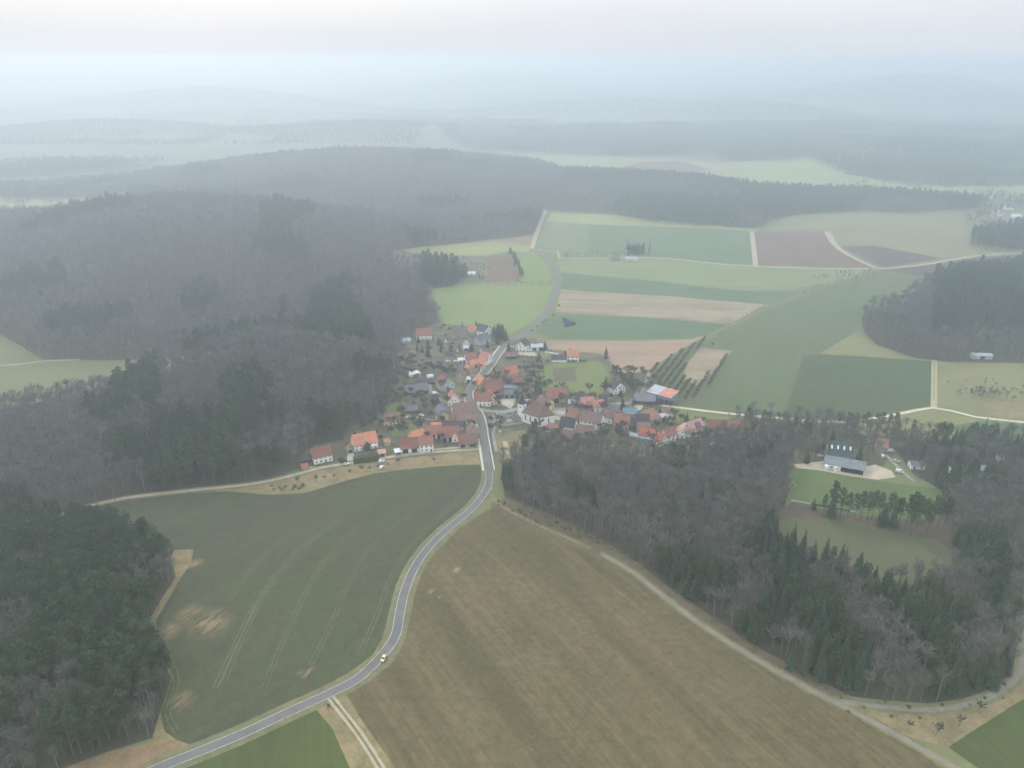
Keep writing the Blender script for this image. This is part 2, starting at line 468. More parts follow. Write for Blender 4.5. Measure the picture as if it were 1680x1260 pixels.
reg('pale_meadow', PX([(895, 362), (905, 350), (1000, 352), (1058, 358), (1250, 378), (1235, 379), (960, 368)]))
reg('grey_green_field', PX([(881, 404), (895, 362), (962, 368), (962, 413), (918, 412)]))
reg('blue_green_field', PX([(964, 368), (1233, 379), (1238, 436), (1150, 429), (1070, 422), (964, 413)]))
reg('plough_field', PX([(1238, 380), (1356, 380), (1374, 407), (1436, 439), (1243, 436)]))
reg('dark_plough', PX([(1380, 405), (1430, 403), (1500, 415), (1540, 424), (1450, 438)]))
reg('dark_plough', PX([(1448, 443), (1600, 423), (1700, 417), (1700, 425), (1600, 430), (1530, 448), (1512, 455)]))
reg('beige_field', PX([(1262, 365), (1300, 354), (1420, 348), (1585, 353), (1590, 400), (1700, 412), (1600, 418), (1542, 423), (1430, 401), (1379, 403), (1358, 379), (1264, 378)]))
reg('pale_green_field', PX([(904, 428), (1070, 426), (1240, 439), (1436, 443), (1400, 460), (1300, 474), (1230, 477), (1080, 461), (914, 446)]))
reg('green_strip', PX([(915, 447), (1080, 462), (1230, 478), (1310, 481), (1262, 499), (1100, 485), (920, 474)]))
reg('fallow_field', PX([(920, 475), (1100, 486), (1258, 500), (1210, 527), (1190, 531), (1060, 520), (912, 512)]))
reg('green_strip', PX([(903, 515), (1060, 521), (1192, 532), (1165, 547), (1130, 555), (905, 556), (878, 546)]))
reg('clay_field', PX([(895, 560), (1130, 557), (1160, 551), (1108, 580), (1060, 610), (1024, 612), (985, 580), (900, 573)]))
reg('wide_green_field', PX([(1168, 553), (1270, 503), (1335, 480), (1440, 444), (1512, 456), (1482, 498), (1425, 510), (1412, 522), (1400, 545), (1345, 580), (1318, 582), (1284, 684), (1190, 676), (1110, 666), (1150, 655), (1203, 577), (1150, 568)]))
reg('orchard_grass', PX([(1062, 613), (1110, 583), (1166, 553), (1150, 568), (1203, 577), (1150, 655), (1108, 664), (1085, 640)]))
reg('fallow_field', PX([(1150, 570), (1201, 576), (1172, 608), (1142, 632), (1120, 620), (1128, 596)]))
reg('beige_field', PX([(1345, 580), (1404, 545), (1420, 556), (1440, 570), (1500, 589), (1530, 592)]))
reg('deep_green_field', PX([(1318, 583), (1345, 581), (1530, 593), (1528, 667), (1470, 680), (1400, 690), (1285, 684)]))
reg('beige_field', PX([(1537, 594), (1720, 597), (1720, 660), (1600, 664), (1537, 664)]))
reg('dry_grass', PX([(1600, 668), (1640, 655), (1720, 655), (1720, 690), (1640, 686)]), .05)
reg('beige_field', PX([(1400, 695), (1470, 684), (1532, 672), (1600, 688), (1700, 698), (1720, 722), (1500, 720), (1420, 712)]))
reg('green_strip', PX([(1560, 700), (1610, 690), (1700, 698), (1720, 722), (1580, 718)]), .05)
reg('pale_meadow', PX([(850, 252), (1000, 258), (1180, 268), (1200, 264), (1290, 264), (1380, 248), (1440, 240), (1385, 285), (1500, 306), (1720, 304), (1720, 318), (1600, 322), (1480, 318), (1180, 300), (1010, 292), (930, 278)]))
reg('plough_field', PX([(1010, 276), (1050, 266), (1108, 264), (1165, 277), (1130, 289), (1030, 291)]), .05)
reg('yellow_green_field', PX([(1185, 279), (1290, 268), (1430, 243), (1382, 286), (1330, 298), (1290, 298)]), .05)
reg('beige_field', PX([(1640, 345), (1590, 352), (1588, 366), (1700, 372), (1700, 345)]))
reg('pale_meadow', PX([(60, 348), (200, 338), (260, 330), (200, 325), (0, 322), (-60, 330), (-60, 345)]))
# village patches
reg('lawn', PX([(884, 602), (930, 593), (985, 592), (1002, 618), (985, 651), (930, 640), (890, 642)]), .05)
reg('garden_soil', PX([(905, 605), (943, 602), (947, 625), (911, 627)]), .08)
reg('lawn', PX([(634, 668), (655, 660), (660, 700), (690, 690), (706, 700), (680, 714), (640, 716)]), .05)
reg('lawn', PX([(720, 640), (738, 650), (758, 640), (756, 622), (735, 618)]), .05)
reg('lawn', PX([(1105, 670), (1200, 684), (1190, 700), (1110, 695)]), .05)
reg('lawn', PX([(860, 570), (905, 578), (895, 588), (862, 585)]), .05)
reg('paved_yard', PX([(817, 655), (846, 654), (843, 664), (838, 671), (830, 667), (824, 664)]), .08)
reg('paved_yard', PX([(571, 745), (580, 741), (582, 760), (568, 762)]), .08)
reg('paved_yard', PX([(506, 766), (525, 765), (532, 770), (510, 774)]), .08)
reg('paved_yard', PX([(1038, 662), (1058, 662), (1052, 672), (1042, 676)]), .08)
reg('paved_yard', PX([(900, 672), (930, 670), (928, 690), (905, 688)]), .08)
reg('paved_yard', PX([(735, 665), (745, 664), (744, 682), (736, 680)]), .08)
reg('paved_yard', PX([(700, 737), (790, 730), (795, 738), (705, 743)]), .08)
reg('paved_yard', PX([(850, 577), (878, 578), (880, 584), (852, 582)]), .08)
reg('sand_patch', PX([(822, 722), (832, 722), (839, 738), (836, 748), (829, 744), (824, 733)]), .08)
reg('rough_grass', PX([(812, 712), (866, 705), (864, 738), (845, 751), (826, 754), (816, 738)]), .05)
reg('sand_patch', PX([(824, 724), (831, 724), (837, 738), (834, 746), (829, 742), (826, 733)]), .08)
reg('grave_field', PX([(800, 680), (828, 676), (850, 675), (860, 690), (850, 697), (815, 700), (803, 694)]), .05)

# roads ---------------------------------------------------------------
def road(key, cl, w, w1=None, lift=.10): REG.append((key, ribbon(cl, w, w1), lift))
nearR = ROAD[:next(i for i, p in enumerate(ROAD) if p[1] > 455)]
road('road_verge', ROAD[:next(i for i, p in enumerate(ROAD) if p[1] > 470)], 11, 11, .06)
road('road_verge', ROAD[next(i for i, p in enumerate(ROAD) if p[1] > 700):], 9, 10, .06)
TE1 = [p for p in TR_E if proj(p[0], p[1], 0)[0] < 985]; TE2 = [p for p in TR_E if proj(p[0], p[1], 0)[0] >= 972]
road('road_verge', TE2, 5, 5, .06); road('rough_grass', TE1, 2.6, 2.6, .07); road('road_verge', TR_E2, 6, 6, .06); road('road_verge', TR_W, 6, 6, .06)
road('road_verge', CONC, 6, 7, .06)
road('dirt_track', TR_W, 2.4, 3.0); road('dirt_track', TR_S, 3.4); road('gravel_track', TE2, 2.4, 3.0); road('gravel_track', TR_E2, 2.6)
road('dirt_track', TR_N, 6, 7); road('dirt_track', TR_N2, 4.5, 7); road('dirt_track', TR_N3, 7); road('dirt_track', TR_N4, 10, 6)
road('dirt_track', TR_N5, 4.5); road('dirt_track', TR_F, 8); road('dirt_track', TR_F2, 8); road('dirt_track', TR_L, 2.5); road('road_verge', TR_M, 4, 8, .07)
road('lane', LANE, 3.2); road('lane', LANE2, 2.6); road('lane', LANE3, 2.2); road('lane', SIDE, 5.2, 4.5); road('lane', LANE4, 3.5)
road('concrete_track', CONC, 3.2, 3.6); road('lane', PATH_R, 2.2)
road('road', ROAD, 5.0, 5.8)

MATS = {
 'ground': ground_mat('meadow_grass', (.155, .165, .075), (.115, .13, .06), (.2, .17, .1), big=1 / 160.),
 'forest_floor': ground_mat('leaf_litter', (.07, .06, .043), (.045, .042, .032), (.105, .078, .05), big=1 / 30.),
 'meadow_hill': ground_mat('meadow_hill', (.15, .16, .075), (.13, .14, .065)),
 'village_ground': ground_mat('gardens', (.105, .105, .055), (.085, .07, .055), (.19, .17, .13), big=1 / 11., speck=.6, patch=(.5, .68), patch_scale=1 / 16.),
 'winter_wheat': ground_mat('winter_wheat', (.060, .070, .032), (.064, .060, .037), (.2, .16, .09), big=1 / 60., streak=52, streak_amt=.4, speck=.55, patch=(.64, .78), patch_scale=1 / 55.),
 'dry_grass': ground_mat('dry_grass', (.24, .185, .10), (.15, .13, .065), (.12, .085, .05), big=1 / 12., speck=.5, patch_scale=1 / 9.),
 'dry_bracken': ground_mat('dry_bracken', (.24, .16, .09), (.17, .125, .07), (.12, .08, .05), big=1 / 10., speck=.6),
 'green_field': ground_mat('green_field', (.07, .088, .028), (.055, .07, .024), (.15, .15, .06), big=1 / 40., streak=105, streak_amt=.35, patch=(.6, .8)),
 'stubble_field': ground_mat('stubble_field', (.112, .086, .044), (.084, .077, .036), (.145, .122, .068), big=1 / 75., streak=122, streak_amt=.8, speck=.55, patch=(.5, .7), patch_scale=1 / 35.),
 'scrub_ground': ground_mat('undergrowth', (.1, .07, .05), (.075, .065, .045), (.15, .11, .07), big=1 / 8., speck=.6),
 'scrub_strip': ground_mat('scrub', (.12, .095, .06), (.095, .09, .045), (.16, .11, .06), big=1 / 9., speck=.6),
 'football_pitch': ground_mat('pitch_grass', (.10, .135, .045), (.085, .11, .04), (.13, .13, .06), big=1 / 35.),
 'gravel_yard': ground_mat('gravel', (.46, .39, .28), (.36, .31, .23), big=1 / 9.),
 'brown_meadow': ground_mat('brown_meadow', (.1, .1, .05), (.082, .086, .042), (.135, .125, .07), big=1 / 30., speck=.4),
 'bright_meadow': ground_mat('bright_meadow', (.17, .215, .07), (.15, .19, .065), big=1 / 60.),
 'pale_meadow': ground_mat('pale_meadow', (.26, .26, .10), (.2, .2, .08), (.3, .26, .14), big=1 / 90., speck=.4),
 'allotment': ground_mat('allotment', (.1, .1, .06), (.15, .13, .09), (.3, .27, .2), big=1 / 18., speck=.6, patch_scale=1 / 12.),
 'plough_field': ground_mat('plough_field', (.155, .095, .07), (.135, .085, .065), big=1 / 80., streak=90, streak_amt=.3),
 'dark_plough': ground_mat('dark_plough', (.10, .065, .055), (.085, .058, .05), big=1 / 80., streak=60, streak_amt=.3),
 'grey_green_field': ground_mat('grey_green_field', (.13, .16, .075), (.15, .165, .08), big=1 / 60., streak=90, streak_amt=.5),
 'blue_green_field': ground_mat('blue_green_field', (.09, .13, .065), (.1, .135, .06), big=1 / 90., streak=10, streak_amt=.3),
 'beige_field': ground_mat('beige_field', (.2, .185, .085), (.165, .16, .075), (.24, .19, .11), big=1 / 60., streak=20, streak_amt=.3),
 'pale_green_field': ground_mat('pale_green_field', (.17, .2, .085), (.15, .18, .075), (.22, .21, .11), big=1 / 60., streak=-8, streak_amt=.4),
 'green_strip': ground_mat('green_strip', (.085, .13, .06), (.08, .118, .055), big=1 / 60., streak=-8, streak_amt=.4),
 'fallow_field': ground_mat('fallow_field', (.27, .215, .14), (.21, .17, .11), (.17, .13, .09), big=1 / 40., streak=-8, streak_amt=.6),
 'clay_field': ground_mat('clay_field', (.30, .205, .135), (.24, .17, .12), big=1 / 50., streak=-5, streak_amt=.4),
 'wide_green_field': ground_mat('wide_green_field', (.09, .118, .052), (.105, .115, .056), (.14, .13, .07), big=1 / 70., streak=70, streak_amt=.3),
 'orchard_grass': ground_mat('orchard_grass', (.09, .12, .05), (.11, .115, .055), (.2, .18, .1), big=1 / 15.),
 'deep_green_field': ground_mat('deep_green_field', (.06, .085, .035), (.07, .085, .04), big=1 / 90., streak=75, streak_amt=.25),
 'yellow_green_field': ground_mat('yellow_green_field', (.26, .29, .08), (.22, .25, .08), big=1 / 90.),
 'lawn': ground_mat('lawn', (.12, .155, .05), (.15, .165, .06), (.17, .16, .08), big=1 / 14.),
 'garden_soil': ground_mat('garden_soil', (.11, .1, .06), (.1, .09, .055), big=1 / 8.),
 'paved_yard': ground_mat('paved_yard', (.42, .38, .28), (.34, .31, .24), big=1 / 6.),
 'sand_patch': ground_mat('sand_patch', (.42, .33, .21), (.32, .25, .16), big=1 / 3.),
 'rough_grass': ground_mat('rough_grass', (.2, .165, .09), (.15, .14, .07), (.11, .085, .05), big=1 / 7., speck=.6),
 'grave_field': ground_mat('grave_field', (.14, .145, .08), (.11, .12, .065), (.22, .21, .17), big=1 / 4.),
 'road_verge': ground_mat('road_verge', (.165, .15, .08), (.125, .125, .065), (.24, .19, .11), big=1 / 8., speck=.5),
 'dirt_track': ground_mat('dirt_track', (.37, .32, .225), (.31, .265, .185), big=1 / 6.),
 'gravel_track': ground_mat('gravel_track', (.22, .2, .15), (.17, .155, .12), big=1 / 6.),
 'lane': ground_mat('lane', (.27, .26, .23), (.22, .21, .19), big=1 / 8.),
 'concrete_track': ground_mat('concrete_track', (.52, .475, .34), (.44, .4, .29), big=1 / 10.),
 'road': ground_mat('asphalt', (.155, .152, .14), (.13, .128, .12), big=1 / 12., speck=.15),
}
def bare_spots(m, spots, col):
    nt = m.node_tree; b = nt.nodes['Principled BSDF']
    src = b.inputs['Base Color'].links[0].from_socket
    g = N(nt, "ShaderNodeNewGeometry")
    tot = None
    for (x, y, rx) in spots:
        v = N(nt, "ShaderNodeVectorMath", operation='DISTANCE'); nt.links.new(g.outputs['Position'], v.inputs[0]); v.inputs[1].default_value = (x, y, Hs(x, y))
        r = N(nt, "ShaderNodeMapRange"); r.inputs[1].default_value = rx; r.inputs[2].default_value = rx * .25; nt.links.new(v.outputs['Value'], r.inputs[0])
        if tot is None: tot = r.outputs[0]
        else:
            a = N(nt, "ShaderNodeMath", operation='MAXIMUM'); nt.links.new(tot, a.inputs[0]); nt.links.new(r.outputs[0], a.inputs[1]); tot = a.outputs[0]
    n1 = noise_node(nt, 1.0, 5, rot=-R(60), sc=(1 / 9., 1 / 2.2, 1), rough=.7)
    f = mul(nt, tot, ramp(nt, n1, .38, .62))
    nt.links.new(mixrgb(nt, f, src, col), b.inputs['Base Color'])
bare_spots(MATS['winter_wheat'], [(*P(x, y), r) for x, y, r in ((345, 1022, 13), (312, 1008, 9), (275, 1035, 8), (298, 1150, 7), (502, 1102, 5), (322, 925, 6))], (.23, .165, .095))
bare_spots(MATS['stubble_field'], [(*P(x, y), r) for x, y, r in ((750, 935, 3.4), (708, 970, 3.4), (722, 980, 1.8))], (.3, .24, .15))
NICE = {  # names
 'football_pitch': 'pitch', 'winter_wheat': 'wheat_field', 'lane': 'lane_road', 'dry_grass': 'dry_grass_verge', 'dry_bracken': 'dry_bracken_bank', 'orchard_grass': 'orchard_ground',
 'allotment': 'allotment_ground', 'dark_plough': 'dark_plough_field', 'scrub_strip': 'scrub_ground', 'grave_field': 'churchyard_ground', 'garden_soil': 'vegetable_bed_ground'}

# ------------------------------------------------------------------ one triangulation for the whole land
def inpoly(poly, X, Y):
    p = np.array(poly); n = len(p)
    ins = np.zeros(X.shape, bool)
    bb = (X >= p[:, 0].min()) & (X <= p[:, 0].max()) & (Y >= p[:, 1].min()) & (Y <= p[:, 1].max())
    idx = np.nonzero(bb)[0]
    if not len(idx): return ins
    x = X[idx]; y = Y[idx]; r = np.zeros(len(idx), bool)
    j = n - 1
    for i in range(n):
        xi, yi = p[i]; xj, yj = p[j]
        if (yi > yj) != (False) or True:
            c = ((yi > y) != (yj > y))
            if c.any():
                with np.errstate(divide='ignore', invalid='ignore'):
                    r ^= c & (x < (xj - xi) * (y - yi) / (yj - yi) + xi)
        j = i
    ins[idx] = r
    return ins

pts = []
def gridpts(x0, x1, y0, y1, s, hole=None):
    for iy, y in enumerate(np.arange(y0, y1 + .1, s)):
        for x in np.arange(x0 + (s / 2 if iy % 2 else 0), x1 + .1, s):
            if hole and hole[0] < x < hole[1] and hole[2] < y < hole[3]: continue
            pts.append((x + .31 * math.sin(y * 3.1), y + .27 * math.sin(x * 2.3)))
gridpts(-480, 480, 60, 800, 10)
gridpts(-1300, 1300, -150, 2300, 32, (-490, 490, 50, 810))
gridpts(-11000, 11000, -900, 13500, 300, (-1330, 1330, -180, 2330))
verts = [Vector(p) for p in pts]
edges = []
for key, poly, lift in REG:
    b = len(verts); n = len(poly)
    verts += [Vector(p) for p in poly]
    edges += [(b + i, b + (i + 1) % n) for i in range(n)]
cv, ce, cf, _, _, _ = geometry.delaunay_2d_cdt(verts, edges, [], 0, 1e-4)
V = np.array([(v.x, v.y) for v in cv]); F = np.array([f for f in cf])
C3 = V[F].mean(axis=1)
Z = Hn(V[:, 0], V[:, 1])
owner = np.full(len(F), -1)
for i, (key, poly, lift) in enumerate(REG):
    owner[inpoly(poly, C3[:, 0], C3[:, 1])] = i
# rows of merged kinds stay separate objects: one object per region
def submesh(name, sel, lift, mat):
    f = F[sel]
    u, inv = np.unique(f, return_inverse=True)
    co = np.column_stack([V[u], Z[u] + lift])
    me = bpy.data.meshes.new(name)
    me.vertices.add(len(u)); me.vertices.foreach_set("co", co.ravel())
    n = len(f)
    me.loops.add(n * 3); me.loops.foreach_set("vertex_index", inv.ravel().astype(np.int32))
    me.polygons.add(n); me.polygons.foreach_set("loop_start", np.arange(0, n * 3, 3, dtype=np.int32))
    me.polygons.foreach_set("loop_total", np.full(n, 3, dtype=np.int32))
    me.polygons.foreach_set("use_smooth", np.ones(n, bool))
    me.materials.append(mat)
    me.update(calc_edges=True); me.validate()
    o = bpy.data.objects.new(name, me); COL.objects.link(o)
    tag(o, kind='structure')
    return o
gobj = submesh('ground', np.ones(len(F), bool), 0.0, MATS['ground'])
for i, (key, poly, lift) in enumerate(REG):
    sel = owner == i
    if sel.any():
        submesh(NICE.get(key, key), sel, lift, MATS[key])
print('land tris', len(F))

# draped strips (markings, wheel tracks, kerbs)
def drape(mb, cl, w, lift, off=0.0, mi=0):
    n = len(cl); vs = []
    for i, p in enumerate(cl):
        a = cl[max(0, i - 1)]; b = cl[min(n - 1, i + 1)]
        dx, dy = b[0] - a[0], b[1] - a[1]; q = math.hypot(dx, dy) or 1
        nx, ny = -dy / q, dx / q
        for s in (-1, 1):
            x = p[0] + nx * (off + s * w / 2); y = p[1] + ny * (off + s * w / 2)
            vs.append((x, y, Hs(x, y) + lift))
    mb.add(vs, [(2 * i, 2 * i + 2, 2 * i + 3, 2 * i + 1) for i in range(n - 1)], mi)
m_line = paint('road_paint', (.5, .5, .47), .25)
mb = MB()
nr = catmull(nearR[::2], 3.0)
for off in (-2.25, 2.25): drape(mb, nr, .2, .13, off)
o = mb.build('road_markings', m_line); tag(o, kind='structure')
# kerb and pavement beside the village street (left) and the footpath (right)
m_kerb = paint('kerb_stone', (.5, .47, .4), .12)
vil = [p for p in ROAD if 440 < p[1] < 690]
vil = catmull(vil[::2], 4.0)
mb = MB()
def kerb(cl, off, w, h):
    n = len(cl); vs = []
    for i, p in enumerate(cl):
        a = cl[max(0, i - 1)]; b = cl[min(n - 1, i + 1)]
        dx, dy = b[0] - a[0], b[1] - a[1]; q = math.hypot(dx, dy) or 1
        nx, ny = -dy / q, dx / q
        for s, z in ((0, 0), (0, h), (w, h), (w, 0)):
            x = p[0] + nx * (off + s); y = p[1] + ny * (off + s)
            vs.append((x, y, Hs(p[0], p[1]) + z))
    mb.add(vs, [(4 * i + k, 4 * i + 4 + k, 4 * i + 5 + k, 4 * i + 1 + k) for i in range(n - 1) for k in range(3)])
kerb(vil, 3.15, 1.5, .2); kerb(vil, -3.9, .8, .2)
o = mb.build('pavement', m_kerb); tag(o, kind='structure')
# wheel tracks in the wheat: part of the field's surface
m_tr = ground_mat('wheel_track', (.15, .15, .085), (.11, .115, .06), big=1 / 14., speck=.5)
TRL = [[(352, 1130), (385, 1060), (420, 990), (470, 920), (520, 880), (560, 850)],
       [(368, 1118), (400, 1040), (440, 965), (500, 900), (560, 845)],
       [(432, 1130), (470, 1040), (510, 955), (548, 900), (600, 855)],
       [(510, 1090), (545, 1020), (570, 960), (600, 905), (650, 860), (700, 825)],
       [(590, 1075), (622, 1000), (640, 950), (670, 900), (720, 850), (770, 800)],
       [(375, 985), (412, 935), (450, 895), (492, 865)],
       [(290, 1200), (275, 1170), (290, 1120), (278, 1080), (268, 1040), (285, 990)]]
mb = MB()
for t in TRL:
    cl = catmull(PX(t), 5)
    for off in (-.95, .95): drape(mb, cl, .34, .09, off)
wheat = next(o for o in bpy.data.objects if o.name == 'wheat_field')
mb.build('wheel_track', m_tr, wheat)
cl = catmull(TR_S[::2], 4)
mb = MB(); drape(mb, cl, 1.0, .13, 0)
o = mb.build('track_grass_strip', MATS['road_verge']); tag(o, kind='structure')
cl = catmull(TR_N5[::2], 8)
mb = MB(); drape(mb, cl, 1.6, .13, 0)
o = mb.build('track_grass_strip', MATS['pale_meadow']); tag(o, kind='structure')
# ------------------------------------------------------------------ trees
rnd = random.Random(11)
m_bark = paint('bark', (.16, .135, .11), .3, scale=1.5)
m_barkg = paint('grey_bark', (.2, .19, .17), .3, scale=1.5)
m_pinebark = paint('pine_bark', (.15, .105, .08), .3, scale=1.0)
m_twig = plant_mat('bare_twigs', (.066, .066, .058), (.19, .182, .156), (.098, .096, .086))
m_needle = plant_mat('pine_needles', (.026, .045, .023), (.085, .115, .055), (.044, .064, .036))
m_spruce = plant_mat('spruce_needles', (.022, .04, .026), (.066, .09, .052), (.036, .054, .036))
m_hedge = plant_mat('hedge_leaves', (.05, .075, .03), (.07, .1, .04))

def rdir(r, up=.0):
    while True:
        v = Vector((r.uniform(-1, 1), r.uniform(-1, 1), r.uniform(-1, 1)))
        if .05 < v.length < 1:
            v.normalize(); v.z += up
            return v.normalized()

def bare_parts(seed, h=18.0, rad=4.0, nl=9, nb=6, nt=7, tw=.14):
    r = random.Random(seed)
    tr, cr = MB(), MB()
    lean = Vector((r.uniform(-.6, .6), r.uniform(-.6, .6), 0))
    fork = h * r.uniform(.38, .5)
    top = Vector((lean.x, lean.y, h * .8))
    a = Vector((lean.x * .4, lean.y * .4, fork))
    tr.tube((0, 0, -.4), a, .26 * h / 18, .18 * h / 18, 6)
    tr.tube(a, top, .18 * h / 18, .06, 5)
    def twig(p, d, L_, w):
        s = d.orthogonal().normalized()
        s.rotate(Matrix.Rotation(r.uniform(0, 6.28), 3, d))
        q = p + d * L_
        cr.add([p - s * w / 2, p + s * w / 2, q], [(0, 1, 2)])
    for i in range(nl):
        t = (i + r.random() * .6) / nl
        p = a.lerp(top, t * .95)
        ang = i * 2.4 + r.uniform(-.4, .4)
        reach = rad * (1 - .55 * t) * r.uniform(.75, 1.1)
        rise = (h - p.z) * r.uniform(.35, .75) * (1 - .2 * t)
        q = p + Vector((math.cos(ang) * reach, math.sin(ang) * reach, rise))
        tr.tube(p, q, .085, .025, 4)
        for j in range(nb):
            u = .25 + .75 * (j + r.random()) / nb
            b = p.lerp(q, min(1, u))
            d = ((q - p).normalized() * .6 + rdir(r, .5) * .9).normalized()
            L_ = r.uniform(1.4, 2.7) * h / 18
            e = b + d * L_
            twig(b, d, L_, tw * 1.3)
            for k in range(nt):
                c = b.lerp(e, r.uniform(.1, 1))
                twig(c, (d * .5 + rdir(r, .35)).normalized(), r.uniform(.8, 1.9) * h / 18, tw * r.uniform(.7, 1.2))
    return tr, cr

def pine_parts(seed, h=19.0, rad=3.2, n=24, m=52, low=.5, cs=.55):
    r = random.Random(seed)
    tr, cr = MB(), MB()
    lean = Vector((r.uniform(-.7, .7), r.uniform(-.7, .7), h * .93))
    tr.tube((0, 0, -.4), lean * .6, .24, .17, 6); tr.tube(lean * .6, lean, .17, .05, 5)
    for i in range(n):
        t = (i + .5) / n
        z = h * (low + (1 - low) * t)
        prof = math.sin(min(1, (1 - t) * 1.25 + .12) * math.pi * .62)
        ang = i * 2.4 + r.uniform(-.5, .5); q = rad * prof * r.uniform(.35, 1.0)
        c = Vector((lean.x * z / h + math.cos(ang) * q, lean.y * z / h + math.sin(ang) * q, z + r.uniform(-.5, .5)))
        if i % 2 == 0: tr.tube(lean * min(1, (z - 1.2) / h), c, .06, .03, 4)
        R_ = r.uniform(.9, 1.5) * rad / 3.2
        for j in range(m):
            d = rdir(r, .25)
            p = c + Vector((d.x, d.y, d.z * .55)) * R_ * r.uniform(.55, 1.05)
            u = (d + rdir(r) * .9).normalized(); v = u.orthogonal().normalized()
            v.rotate(Matrix.Rotation(r.uniform(0, 6.28), 3, u))
            s = cs * r.uniform(.6, 1.2)
            cr.add([p - v * s * .45, p + v * s * .45, p + u * s * 1.2], [(0, 1, 2)])
    return tr, cr

def spruce_parts(seed, h=21.0, rad=3.0, tiers=17, br=9):
    r = random.Random(seed)
    tr, cr = MB(), MB()
    tr.tube((0, 0, -.4), (0, 0, h * .97), .22, .03, 6)
    for i in range(tiers):
        t = i / (tiers - 1)
        z = h * (.12 + .86 * t)
        q = rad * (1 - t) ** .85 + .22
        for k in range(br if t < .8 else 6):
            a = 6.283 * (k + r.random() * .8) / br + i
            L_ = q * r.uniform(.7, 1.12); dr = L_ * r.uniform(.18, .42)
            d = Vector((math.cos(a), math.sin(a), 0)); s = Vector((-d.y, d.x, 0))
            b = Vector((0, 0, z + .25)); e = d * L_ + Vector((0, 0, z - dr))
            w = .22 * L_ + .2
            mid = b.lerp(e, .55) + Vector((0, 0, .12))
            cr.add([b, mid - s * w - Vector((0, 0, .3)), e, mid + s * w - Vector((0, 0, .3)), mid], [(0, 1, 4), (1, 2, 4), (2, 3, 4), (3, 0, 4)])
            for _ in range(4):
                c = b.lerp(e, r.uniform(.35, 1)) + s * r.uniform(-w, w) * .6
                u = Vector((d.x * .6 + r.uniform(-.5, .5), d.y * .6 + r.uniform(-.5, .5), r.uniform(-.9, .3))).normalized()
                v = u.orthogonal().normalized(); z_ = r.uniform(.35, .7)
                cr.add([c - v * z_ * .35, c + v * z_ * .35, c + u * z_], [(0, 1, 2)])
    return tr, cr

def bush_parts(seed, rad=1.2, h=1.8, n=260, leafy=False):
    r = random.Random(seed)
    cr = MB()
    for i in range(n):
        d = rdir(r, .4)
        if d.z < 0: d.z = -d.z
        b = Vector((d.x * rad * .25, d.y * rad * .25, .05))
        e = Vector((d.x * rad, d.y * rad, d.z * h)) * r.uniform(.5, 1.05)
        if leafy:
            u = rdir(r); v = u.orthogonal().normalized(); s = .3
            cr.add([e - v * s, e + v * s, e + u * s * 1.6], [(0, 1, 2)])
        else:
            s = (e - b).orthogonal().normalized() * .05
            cr.add([b - s, b + s, e], [(0, 1, 2)])
            e2 = b.lerp(e, .6) + rdir(r, .3) * .5 * rad
            m_ = b.lerp(e, .4)
            cr.add([m_ - s, m_ + s, e2], [(0, 1, 2)])
    return cr

KINDS = {'bare_tree': [], 'pine_tree': [], 'spruce_tree': []}
for i in range(5):
    KINDS['bare_tree'].append((bare_parts(100 + i, h=[18, 16.5, 19, 17.5, 15][i], rad=[4, 4.4, 3.6, 3.3, 4.2][i]), m_bark if i % 2 else m_barkg, m_twig))
for i in range(4):
    KINDS['pine_tree'].append((pine_parts(200 + i, h=[19, 18, 20, 17][i], rad=[3.0, 3.4, 2.7, 3.2][i], low=[.42, .38, .5, .34][i]), m_pinebark, m_needle))
for i in range(4):
    KINDS['spruce_tree'].append((spruce_parts(300 + i, h=[19, 17, 20.5, 15.5][i], rad=[3.9, 3.5, 3.6, 3.9][i]), m_bark, m_spruce))

# sources for individuals (Empty + trunk + crown) and for the mass of a wood
SRC = {}
proto_col = bpy.data.collections.new('tree_sources')
PIDX = {}
cnt = 0
for k, lst in KINDS.items():
    SRC[k] = []; PIDX[k] = []
    for (tr, cr), mt, mc in lst:
        mtr = tr.mesh('trunk', mt); mcr = cr.mesh('crown', mc)
        SRC[k].append((mtr, mcr))
        j = MB(); j.add(tr.v, tr.f, 0); j.add(cr.v, cr.f, 1)
        o = bpy.data.objects.new('source_%02d' % cnt, j.mesh('tree_mass', [mt, mc]))
        proto_col.objects.link(o)
        PIDX[k].append(cnt); cnt += 1

def tree_group():
    ng = bpy.data.node_groups.new('plant_trees', 'GeometryNodeTree')
    ng.interface.new_socket('Geometry', in_out='INPUT', socket_type='NodeSocketGeometry')
    ng.interface.new_socket('Geometry', in_out='OUTPUT', socket_type='NodeSocketGeometry')
    n = ng.nodes
    gi = n.new('NodeGroupInput'); go = n.new('NodeGroupOutput')
    ip = n.new('GeometryNodeInstanceOnPoints'); ci = n.new('GeometryNodeCollectionInfo')
    ci.inputs['Collection'].default_value = proto_col
    ci.inputs['Separate Children'].default_value = True
    ci.inputs['Reset Children'].default_value = True
    def attr(name, t):
        a = n.new('GeometryNodeInputNamedAttribute'); a.data_type = t; a.inputs['Name'].default_value = name
        return a.outputs['Attribute']
    cx = n.new('ShaderNodeCombineXYZ')
    l = ng.links.new
    l(gi.outputs[0], ip.inputs['Points']); l(ci.outputs[0], ip.inputs['Instance'])
    ip.inputs['Pick Instance'].default_value = True
    l(attr('pick', 'INT'), ip.inputs['Instance Index'])
    l(attr('turn', 'FLOAT'), cx.inputs[2])
    l(cx.outputs[0], ip.inputs['Rotation'])
    l(attr('size', 'FLOAT_VECTOR'), ip.inputs['Scale'])
    l(ip.outputs[0], go.inputs[0])
    return ng
NG = tree_group()

